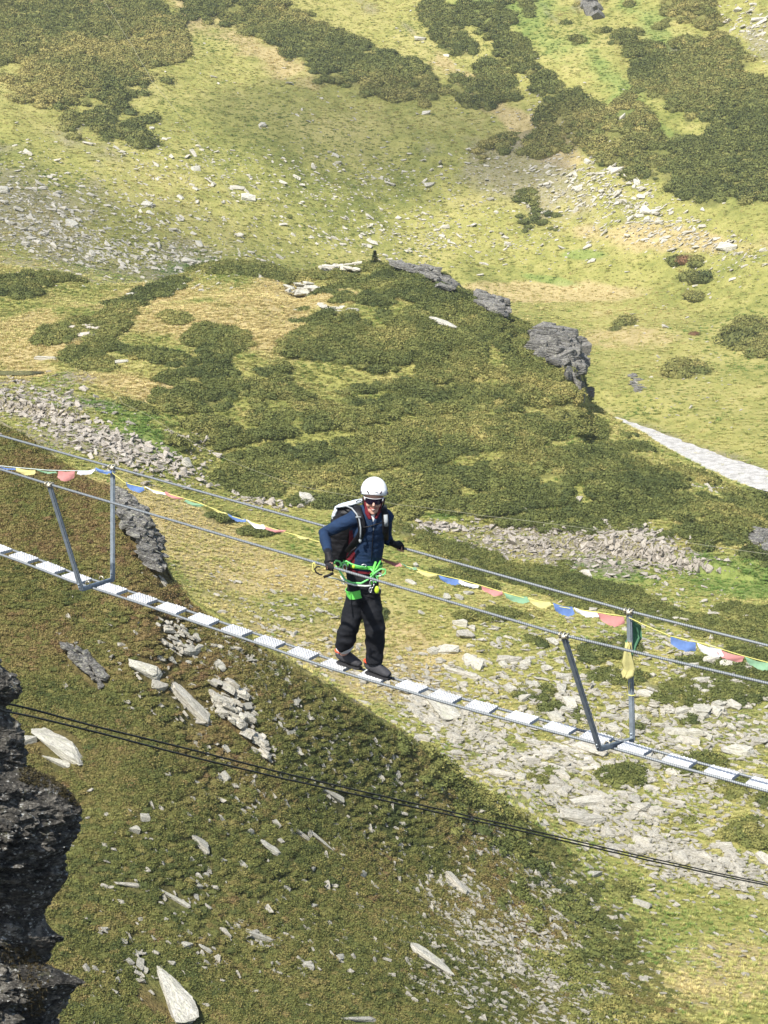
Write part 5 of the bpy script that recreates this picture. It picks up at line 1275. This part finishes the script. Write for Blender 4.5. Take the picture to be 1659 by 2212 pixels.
def torso(mb, g_, arm, hem=True):
    mb.loft([(Q(785,1236,.0), .150+g_, .110+g_), (Q(785,1216,.0), .150+g_, .118+g_), (Q(790,1180,-.03), .146+g_, .125+g_), (Q(795,1145,-.08), .150+g_, .125+g_), (Q(800,1120,-.12), .158+g_, .108+g_), (Q(802,1104,-.14), .125+g_, .080+g_), (Q(804,1096,-.15), .07+g_, .062+g_)], hint=(1, -.12, 0), seg=24)
    mb.ball(sh1, .068 + g_); mb.ball(sh2, .066 + g_)
    mb.loft([(sh1 + (Q(800,1112,-.13) - sh1) * .4, .066 + g_, .066 + g_), (sh1, .062 + g_, .062 + g_), (sh1.lerp(el1, .55), .050 + g_, .052 + g_), (el1, .042 + g_, .044 + g_), (el1.lerp(wr1, .4), .038 + g_, .040 + g_), (el1.lerp(wr1, arm), .026 + g_, .027 + g_)], seg=16, tube=True)
    mb.loft([(sh2 + (Q(800,1112,-.13) - sh2) * .4, .064 + g_, .064 + g_), (sh2, .060 + g_, .060 + g_), (sh2.lerp(el2, .55), .049 + g_, .050 + g_), (el2, .041 + g_, .043 + g_), (el2.lerp(wr2, .4), .037 + g_, .039 + g_), (el2.lerp(wr2, arm), .026 + g_, .027 + g_)], seg=16, tube=True)
HC = Q(807, 1077, -.20)                                      # head centre
hf = (Vector((0.02, -1, 0)) * .97 + Vector((0, 0, -.08))).normalized(); hr = Vector((1, 0.06, -.06)).normalized(); hr = (hr - hf * hr.dot(hf)).normalized(); hu = hr.cross(hf); 
if hu.z < 0: hu = -hu
def Hd(x, y, z): return HC + (hr * x + hf * y + hu * z) * 1.07          # y forward, z up, metres
HR_ = Matrix((hr, hf, hu)).transposed()
mb = MB(); torso(mb, -.012, 1.0)
mb.loft([(Q(802,1108,-.13), .07, .07), (Q(804,1098,-.15), .058, .06), (Q(805,1086,-.17), .055, .058), (HC - hu * .04, .05, .055)], seg=16)
# head: skull, face, jaw, nose, ears
mb.ball(Hd(0, -.012, .035), (.076, .096, .088), HR_, 24, 16); mb.ball(Hd(0, .022, -.020), (.066, .070, .082), HR_, 20, 14); mb.ball(Hd(0, .040, -.078), (.046, .044, .040), HR_, 16, 10)
mb.ball(Hd(0, .066, -.098), (.022, .018, .017), HR_, 12, 8)
mb.loft([(Hd(0, .086, .018), .008, .008), (Hd(0, .098, -.004), .010, .010), (Hd(0, .108, -.022), .013, .012), (Hd(0, .094, -.036), .012, .010)], hint=hr, seg=10)
for s_ in (-1, 1):
    mb.ball(Hd(.036 * s_, .070, -.030), (.024, .018, .022), HR_, 12, 8); mb.ball(Hd(.079 * s_, -.008, -.012), (.009, .020, .032), HR_, 10, 8); mb.ball(Hd(.030 * s_, .078, .022), (.016, .010, .008), HR_, 10, 6)
hand(mb, H1, wr1, rd_, 1); hand(mb, H2, wr2, rd_, 1)
LEG1 = [(Q(772,1262,.01), .082), (Q(764,1318,-.0), .078), (Q(757,1357,-.04), .056), (Q(750,1392,.02), .05), (foot1 + Vector((-.05, .03, .10)), .036)]
LEG2 = [(Q(797,1262,.0), .082), (Q(805,1318,-.04), .078), (Q(808,1357,-.08), .056), (Q(808,1392,-.04), .05), (foot2 + Vector((-.04, .02, .10)), .036)]
for L, ft in ((LEG1, foot1), (LEG2, foot2)):
    mb.loft([(p, r_, r_) for p, r_ in L], seg=14); mb.loft([(ft - d_ * .10 + Vector((0, 0, .06)), .024, .026), (ft + Vector((0, 0, .055)), .030, .024), (ft + d_ * .10 + Vector((0, 0, .04)), .028, .012)], hint=nh, seg=12)
me = fused(mb, "body", 0.0065, 2, PO); me.materials.append(M_SKIN); body = link("body", me, None, person)
# jacket
mb = MB(); torso(mb, .006, .86)
me = fused(mb, "jacket", 0.009, 3, PO, wr(9, .009, 15, .0022, 71)); me.materials.append(M_NAVY); me.materials.append(M_MAROON)
for p in me.polygons:
    c = p.center + PO; u, v = proj(c.x, c.y, c.z)
    side = (752 < u < 762 + (v - 1150) * .10 and 1146 < v < 1206) or (u < 766 and v > 1188 and u > 742)
    if c.y < YP + .12 and side: p.material_index = 1
jk = link("jacket", me, None, person)
mb = MB(); mb.tube([Q(807,1130,-.215), Q(806,1150,-.225), Q(804,1180,-.172), Q(803,1212,-.145)], .0035, 6); mb.build("zip", M_PACK, person, PO)
mb = MB(); mb.box(Q(807,1143,-.225), (.007, .006, .03)); mb.build("zip_puller", M_GREY, person, PO)
# collar / hood lining, white shirt
mb = MB()
mb.loft([(Q(790,1070,-.17), .010, .020), (Q(790,1085,-.19), .017, .030), (Q(793,1105,-.22), .022, .024), (Q(800,1122,-.25), .016, .014)], seg=12)
mb.loft([(Q(822,1070,-.17), .008, .020), (Q(823,1085,-.18), .012, .026), (Q(819,1104,-.21), .016, .022), (Q(811,1120,-.245), .012, .013)], seg=12)
me = fused(mb, "hood_lining", .006, 2, PO, wr(20, .003, 30, .002, 75)); me.materials.append(M_MAROON); link("hood_lining", me, None, person)
mb = MB()
mb.loft([(Q(797,1112,-.215), .020, .018), (Q(800,1124,-.245), .016, .014), (Q(804,1138,-.235), .012, .012)], seg=10)
mb.loft([(Q(815,1110,-.205), .018, .018), (Q(811,1124,-.235), .014, .014), (Q(808,1138,-.225), .010, .012)], seg=10)
me = fused(mb, "collar", .006, 2, PO); me.materials.append(M_NAVY); link("collar", me, None, person)
mb = MB(); mb.loft([(Q(806,1106,-.20), .030, .020), (Q(806,1118,-.225), .024, .018), (Q(806,1132,-.222), .010, .010)], seg=12); mb.build("shirt", M_WHITE, person, PO)
# trousers
mb = MB()
mb.loft([(Q(783,1228,.0), .148, .118), (Q(783,1250,.0), .138, .125), (Q(784,1275,.0), .136, .128), (Q(785,1295,-.01), .128, .12)], seg=24)
mb.loft([(Q(773,1270,.01), .085, .11), (Q(769,1295,.0), .088, .11), (Q(763,1320,.0), .090, .10), (Q(756,1352,-.02), .089, .095), (Q(747,1378,.0), .088, .09), (Q(743,1394,.02), .080, .08), (Q(748,1402,.02), .070, .072)], seg=20)
mb.loft([(Q(796,1270,.0), .085, .11), (Q(801,1295,-.02), .088, .11), (Q(805,1320,-.04), .090, .105), (Q(809,1357,-.06), .090, .095), (Q(811,1390,-.04), .083, .088), (Q(810,1415,-.04), .076, .080), (Q(809,1432,-.05), .068, .070)], seg=20)
me = fused(mb, "trousers", 0.009, 3, PO, wr(7, .016, 9, .0035, 81)); me.materials.append(M_BLACK); link("trousers", me, None, person)
# gloves: shell over palm and finger roots
mb = MB(); hand(mb, H1, wr1, rd_, 1, .0118)
mb.loft([(wr1 + (el1 - wr1) * .22, .034, .034), (wr1, .033, .030), (wr1.lerp(H1, .5), .040, .030), (H1 + Vector((0, .005, .035)), .046, .026)], hint=rd_, seg=16)
me = fused(mb, "glove", .0045, 1, PO); me.materials.append(M_GLOVE); link("glove", me, None, person)
mb = MB(); hand(mb, H2, wr2, rd_, 1, .0112)
mb.loft([(wr2 + (el2 - wr2) * .25, .034, .034), (wr2, .033, .030), (wr2.lerp(H2, .5), .040, .030), (H2 + Vector((0, .005, .035)), .046, .026)], hint=rd_, seg=16)
me = fused(mb, "glove", .0045, 1, PO)
me.materials.append(M_GLOVE); me.materials.append(M_SKIN)
for p in me.polygons:
    c = p.center + PO
    if c.z < H2.z - .012: p.material_index = 1                # bare finger ends
link("glove", me, None, person)
# shoes
def shoe(ft, sock):
    so_ = MB(); up = Vector((0, 0, 1))
    R = [(-.135, .030, .046, .040), (-.11, .042, .066, .055), (-.06, .046, .072, .062), (0, .047, .060, .052), (.06, .050, .046, .042), (.11, .048, .036, .032), (.145, .032, .026, .020)]
    R = [(x * .86, a_ * .96, b_, c__) for x, a_, b_, c__ in R]
    so_.loft([(ft + d_ * x + up * (z_ + .016), w_, h_) for x, w_, z_, h_ in R], hint=nh, seg=16)
    so_.loft([(ft - d_ * .08 + up * .06, .045, .05), (ft - d_ * .075 + up * .105, .043, .048)], hint=nh, seg=16)
    me = fused(so_, "shoe", .007, 2, PO, wr(25, .002, 40, .0015, 91)); me.materials.append(M_SHOE); sh = link("shoe", me, None, person)
    sl = MB(); sl.loft([(ft + d_ * x + up * .010, w_ + .004, .013) for x, w_, _, _ in R], hint=nh, seg=12); sl.build("sole", M_SOLE, sh, PO, smooth=False)
    ln = MB(); c_ = ft - d_ * .08 + up * .118; ln.torus(c_, (.050, .044), .012, d_, nh, 20, 8); ln.box(c_ + d_ * .055 + up * .012, (.03, .035, .03)); ln.build("ankle_lining", M_RED, sh, PO)
    la = MB()
    for x in (-.02, .01, .04): la.tube([ft + d_ * x + nh * .032 + up * .075, ft + d_ * (x + .01) + up * .095 , ft + d_ * x - nh * .032 + up * .072], .003, 5)
    la.build("laces", M_PACK, sh, PO)
    if sock:
        k = MB(); k.loft([(c_ - up * .03, .044, .044), (c_ + up * .02, .048, .048), (c_.lerp(LEG1[3][0], .5), .060, .060), (LEG1[3][0], .062, .062)], seg=14); k.build("sock", M_SOCK, person, PO)
shoe(foot1, True); shoe(foot2, False)
# helmet
g2 = MB(); V = []; Fc = []; ns, nrg = 40, 16
for i in range(nrg + 1):
    th = (math.pi * .565) * i / nrg
    for k in range(ns):
        a = 2 * math.pi * k / ns; fx = math.sin(a); fy = math.cos(a)
        lim = th * (1 - .07 * max(0, fy) + .10 * max(0, -fy) + .04 * abs(fx))
        rad = math.sin(min(lim, math.pi * .5)) if lim < math.pi / 2 else 1 - .035 * (lim - math.pi / 2) * 3
        rib = 1 + .016 * math.cos(6 * a) * math.sin(lim)
        V.append(Hd(.107 * rad * fx * rib, -.006 + .122 * rad * fy * rib, .062 + .112 * math.cos(lim) * (1 if lim < 1.6 else .95) + .012 * max(0, fy) * (lim > 1.3)))
for i in range(nrg):
    for k in range(ns):
        k2 = (k + 1) % ns; Fc.append((i * ns + k, (i + 1) * ns + k, (i + 1) * ns + k2, i * ns + k2))
g2.add(V, Fc); me = g2.mesh("helmet", PO)
tmp = bpy.data.objects.new('tmp', me); col.objects.link(tmp); sm = tmp.modifiers.new('s', 'SOLIDIFY'); sm.thickness = .012; sm.offset = -1; wl = tmp.modifiers.new('w', 'WELD'); wl.merge_threshold = .0008
dg = bpy.context.evaluated_depsgraph_get(); dg.update(); me2 = bpy.data.meshes.new_from_object(tmp.evaluated_get(dg)); bpy.data.objects.remove(tmp)
me2.materials.clear(); me2.materials.append(M_HELM); helm = link("helmet", me2, None, person)
mb = MB()
for s_ in (-1, 1):
    R_ = HR_ @ Euler((0, .5 * s_, 0)).to_matrix()
    mb.box(Hd(.052 * s_, .108, .088), (.010, .012, .026), R_); mb.box(Hd(.106 * s_, .028, .062), (.010, .034, .012), HR_); mb.box(Hd(.103 * s_, -.03, .075), (.010, .034, .012), HR_)
mb.build("vent", M_VENT, helm, PO)
mb = MB(); mb.box(Hd(0, .114, .092), (.05, .006, .005), HR_); mb.build("front_badge", M_GREY, helm, PO)
mb = MB()
for s_ in (-1, 1): mb.tube([Hd(.088 * s_, .02, .01), Hd(.082 * s_, .02, -.04), Hd(.055 * s_, .03, -.095), Hd(.02 * s_, .05, -.122)], .006, 6)
mb.build("chin_strap", M_PACK, helm, PO)
mb = MB(); mb.torus(Hd(0, -.006, .062), (.088, .098), .008, hr, hf, 32, 8); mb.build("inner_band", M_PACK, helm, PO)
# sunglasses
mb = MB(); V = []; Fc = []
for j in range(7):
    for i in range(21):
        s_ = i / 20 * 2 - 1; t = j / 6; low = .5 + .5 * (1 - abs(2 * abs(s_) - 1) ** 2); hgt = .050 * (0.45 + .55 * low)
        V.append(Hd(.068 * s_, .100 - .036 * s_ * s_ + .004, .030 - hgt * t))
for j in range(6):
    for i in range(20): a = j * 21 + i; Fc.append((a, a + 1, a + 22, a + 21))
mb.add(V, Fc); mb.add([v_ - hf * .003 for v_ in V], [tuple(reversed(f_)) for f_ in Fc]); gl = mb.build("sunglasses", M_LENS, person, PO)
mb = MB(); mb.tube([Hd(.070 * s_, .108 - .036 * s_ * s_, .032) for s_ in np.linspace(-1, 1, 15)], .002, 6)
for s_ in (-1, 1): mb.tube([Hd(.071 * s_, .072, .032), Hd(.071 * s_, .074, .006)], .0045, 6); mb.tube([Hd(.071 * s_, .070, .028), Hd(.082 * s_, .02, .022), Hd(.080 * s_, -.03, .012)], .004, 6)
mb.build("glasses_frame", M_RIM, gl, PO)
# mouth
mb = MB(); mb.tube([Hd(.028 * s_, .089 - .016 * s_ * s_, -.058 + .010 * s_ * s_) for s_ in np.linspace(-1, 1, 9)], .0055, 6); mb.tube([Hd(.023 * s_, .087 - .014 * s_ * s_, -.069 + .012 * s_ * s_) for s_ in np.linspace(-1, 1, 9)], .0055, 6); mb.build("lips", M_LIP, person, PO)
mb = MB(); mb.tube([Hd(.020 * s_, .0905 - .014 * s_ * s_, -.0635 + .010 * s_ * s_) for s_ in np.linspace(-1, 1, 9)], .0042, 6); mb.build("teeth", M_TEETH, person, PO)
# harness
hn = empty("climbing_harness", (0, 0, 0)); hn.parent = person
def band(c, rx, ry, hgt, R, n=36, a0=0, a1=6.2832, th=.006):
    m_ = MB(); V = []; Fc = []
    for k in range(n + 1):
        a = a0 + (a1 - a0) * k / n
        for (dz, dr) in ((-hgt / 2, 0), (hgt / 2, 0), (hgt / 2, th), (-hgt / 2, th)):
            V.append(c + R @ Vector(((rx + dr) * math.cos(a), (ry + dr) * math.sin(a), dz)))
    for k in range(n):
        for q in range(4): Fc.append((k * 4 + q, k * 4 + (q + 1) % 4, (k + 1) * 4 + (q + 1) % 4, (k + 1) * 4 + q))
    m_.add(V, Fc); return m_
tilt = Euler((0, math.radians(5), 0)).to_matrix()
band(Q(784,1217,.0), .166, .137, .030, tilt).build("waist_belt", M_GREEN, hn, PO, smooth=False)
band(Q(784,1228,.0), .160, .134, .018, tilt).build("belt_padding", M_MAROON, hn, PO, smooth=False)
band(Q(773,1276,.0), .098, .128, .070, Euler((0, math.radians(-14), 0)).to_matrix()).build("leg_loop", M_GREEN, hn, PO, smooth=False)
band(Q(800,1277,-.01), .088, .126, .035, Euler((0, math.radians(12), 0)).to_matrix()).build("leg_loop", M_PACK, hn, PO, smooth=False)
mb = MB()
mb.tube([Q(812,1214,-.14), Q(808,1225,-.17), Q(806,1245,-.18), Q(803,1262,-.17)], .011, 8); mb.tube([Q(822,1212,-.10), Q(812,1230,-.17), Q(800,1242,-.18)], .008, 8); mb.build("tie_in_loop", M_GREEN, hn, PO)
mb = MB()
mb.tube([Q(722,1218,-.1), Q(726,1211,-.12), Q(734,1213,-.13), Q(737,1221,-.15), Q(730,1228,-.15), Q(738,1240,-.16), Q(745,1252,-.17), Q(760,1259,-.18), Q(780,1260,-.19), Q(795,1252,-.19), Q(803,1244,-.19)], .0085, 8)
mb.tube([Q(803,1246,-.19), Q(812,1236,-.21), Q(822,1229,-.20), Q(832,1230,-.19), Q(833,1238,-.19), Q(826,1243,-.19), Q(815,1245,-.2)], .0085, 8)
mb.tube([Q(726,1222,-.13), Q(732,1232,-.14), Q(741,1226,-.16), Q(738,1216,-.16), Q(748,1212,-.16), Q(758,1218,-.165), Q(770,1222,-.165), Q(790,1226,-.165)], .0075, 8)
mb.tube([Q(800,1228,-.18), Q(808,1237,-.19), Q(816,1250,-.19), Q(812,1258,-.19), Q(804,1252,-.19), Q(806,1240,-.19)], .0075, 8)
mb.build("lanyard_rope", M_LROPE, hn, PO)
mb = MB()
mb.tube([Q(736,1244,-.17), Q(745,1258,-.18), Q(765,1264,-.19), Q(790,1266,-.2), Q(802,1265,-.2)], .008, 8)
mb.tube([Q(706,1246,-.43), Q(725,1250,-.30), Q(745,1257,-.19)], .006, 8)
mb.build("braided_rope", M_BARROPE, hn, PO)
mb = MB()
for (u, v, dy, w_, h__) in ((745,1226,-.17,.016,.03),(803,1262,-.2,.018,.035),(800,1275,-.2,.010,.02),(818,1241,-.2,.025,.014),(741,1256,-.18,.012,.022),(786,1222,-.16,.02,.012)):
    mb.torus(Q(u, v, dy), (w_, h__), .0045, Vector((1, 0, 0)), Vector((0, 0, 1)), 18, 6)
mb.build("carabiner", M_ALU, hn, PO)
mb = MB(); mb.ball(Q(814,1274,-.18), (.022, .014, .034), seg=12, rings=8); mb.ball(Q(764,1224,-.17), (.014, .01, .018), seg=10, rings=6); mb.build("belay_device", M_LIME, hn, PO)
# via ferrata clip hanging below the right glove
mb = MB(); c_ = H1 + Vector((-.07, -.02, -.02)); mb.torus(c_ + Vector((-.010, 0, -.01)), (.045, .030), .007, Vector((.85, 0, -.5)).normalized(), Vector((.5, 0, .85)).normalized(), 22, 7, 1.9, 5.6)
mb.tube([c_ + Vector((.02, 0, -.065)), c_ + Vector((.06, 0, -.05)), c_ + Vector((.10, 0, -.03))], .012, 7)
fc_ = mb.build("ferrata_clip", M_PACK, None, tuple(c_)); tag(fc_, "black toothed clip with a yellow loop hanging on the cable beside the walker's glove", "clip")
mb = MB(); mb.torus(c_ + Vector((-.060, 0, .02)), (.012, .038), .006, Vector((1, 0, 0)), Vector((0, 0, 1)), 18, 6); fl3 = mb.build("loop", M_CORD, fc_, tuple(c_))

# backpack
bo = Q(752, 1150, .10); bp = empty("backpack", bo); tag(bp, "black backpack with a pale grey top flap and grey drinking hose on the walker's back", "backpack")
mb = MB(); mb.loft([(Q(757,1214,.12), .10, .07), (Q(752,1205,.12), .155, .10), (Q(750,1170,.12), .165, .12), (Q(755,1130,.08), .165, .12), (Q(765,1108,.05), .15, .11), (Q(770,1096,.04), .10, .07)], hint=(1, .1, 0), seg=20)
me = fused(mb, "pack_body", .009, 3, bo, wr(12, .008, 20, .004, 95)); me.materials.append(M_PACK); link("pack_body", me, None, bp)
mb = MB(); mb.loft([(Q(727,1094,.03), .008, .045), (Q(732,1093,.02), .010, .06), (Q(755,1088,.0), .014, .07), (Q(778,1082,-.02), .014, .06), (Q(790,1080,-.03), .008, .04)], hint=(0, 0, 1), seg=16)
mb.loft([(Q(727,1098,.03), .016, .04), (Q(722,1110,.05), .014, .04), (Q(718,1118,.07), .008, .03)], hint=(1, 0, 0), seg=12)
me = fused(mb, "top_flap", .008, 2, bo, wr(15, .006, 25, .004, 96)); me.materials.append(M_PGREY); link("top_flap", me, None, bp)
def strap(pts, w_, t_, nm, mat):
    m_ = MB(); m_.loft([(p, w_, t_) for p in pts], hint=(1, 0, 0), seg=10); return m_.build(nm, mat, bp, bo)
strap([Q(772,1092,.0), Q(772,1096,-.17), Q(776,1112,-.235), Q(781,1130,-.255), Q(782,1148,-.235), Q(775,1162,-.205), Q(762,1178,-.165), Q(752,1192,-.10)], .034, .010, "shoulder_strap", M_PACK)
strap([Q(828,1092,.0), Q(829,1098,-.13), Q(832,1112,-.20), Q(833,1130,-.215), Q(832,1150,-.17), Q(832,1166,-.10)], .030, .010, "shoulder_strap", M_PACK)
strap([Q(833,1112,-.225), Q(834,1124,-.24), Q(834,1136,-.23)], .018, .014, "strap_pocket", M_GREY)
mb = MB(); mb.tube([Q(783,1139,-.262), Q(795,1138,-.262), Q(810,1133,-.265), Q(830,1128,-.24)], .0055, 6); mb.tube([Q(775,1158,-.225), Q(784,1145,-.25)], .004, 6); mb.build("chest_strap", M_PACK, bp, bo)
mb = MB(); mb.tube([Q(738,1096,-.02), Q(748,1093,-.12), Q(760,1098,-.21), Q(770,1110,-.255), Q(776,1122,-.275), Q(779,1140,-.275), Q(779,1155,-.265), Q(778,1166,-.235)], .0065, 8); mb.box(Q(774,1117,-.275), (.045, .012, .012)); mb.ball(Q(778,1168,-.235), (.013, .012, .020), seg=10, rings=8); mb.build("drinking_hose", M_GREY, bp, bo)
mb = MB(); mb.tube([Q(767,1090,-.05), Q(770,1083,-.08), Q(776,1080,-.09), Q(784,1084,-.10)], .004, 6); mb.build("haul_loop", M_PACK, bp, bo)
mb = MB(); mb.tube([Q(750,1205,-.12), Q(758,1192,-.16), Q(770,1182,-.185)], .008, 8); mb.tube([Q(756,1210,-.13), Q(752,1240,-.15)], .009, 8); mb.build("waist_strap", M_PACK, bp, bo)

# ------------------------------------------------------------------ two thin clouds high over the valley; their shade falls on the far slope
g = bpy.data.materials.new("cloud_vapour"); g.use_nodes = True; t_ = g.node_tree; t_.nodes.clear()
ov = t_.nodes.new('ShaderNodeOutputMaterial'); pv = t_.nodes.new('ShaderNodeVolumeScatter'); pv.inputs['Color'].default_value = (1, 1, 1, 1); pv.inputs['Density'].default_value = 0.022; pv.inputs['Anisotropy'].default_value = 0.3; t_.links.new(pv.outputs[0], ov.inputs['Volume'])
def cloud(u, v, rx, ry, rz_, H_, label):
    h_ = hit(u, v, 9.8); c_ = Vector(h_[:3]) + SUN * (H_ / SUN.z); mb = MB(); mb.ball((0, 0, 0), 1, seg=40, rings=24)
    me = mb.mesh("cloud"); n = len(me.vertices); co = np.empty(n * 3, np.float32); me.vertices.foreach_get('co', co); co = co.reshape(-1, 3)
    co *= (1 + 0.35 * fbm3(co[:, 0] * 1.8 + u, co[:, 1] * 1.8, co[:, 2] * 1.8, 3, 5))[:, None] * np.array([rx, ry, rz_]); me.vertices.foreach_set('co', co.astype(np.float32).ravel()); me.materials.append(g)
    o = link("cloud", me, None, None, c_); tag(o, label, "cloud", None, 'stuff')
cloud(880, 290, 34, 26, 14, 170, "thin white cloud drifting over the far slope")
cloud(60, 480, 40, 30, 8, 150, "faint white cloud over the left scree")

# ------------------------------------------------------------------ the light haze of the valley
g = bpy.data.materials.new("haze"); g.use_nodes = True; t_ = g.node_tree; t_.nodes.clear()
ov = t_.nodes.new('ShaderNodeOutputMaterial'); pv = t_.nodes.new('ShaderNodeVolumePrincipled'); pv.inputs['Color'].default_value = (0.93, 0.95, 0.97, 1); pv.inputs['Density'].default_value = 0.00022; pv.inputs['Anisotropy'].default_value = 0.2
t_.links.new(pv.outputs[0], ov.inputs['Volume'])
mb = MB(); lo_, hi_ = Vector((-420, -12, float(TZ.min()) - 1.0)), Vector((420, 600, float(TZ.max()) + 3.0))
print('haze', lo_, hi_)
mb.box((lo_ + hi_) / 2, hi_ - lo_); hz = mb.build("haze", g, None, (0, 200, -40), smooth=False); tag(hz, "thin pale haze filling the valley", "haze", None, 'stuff')
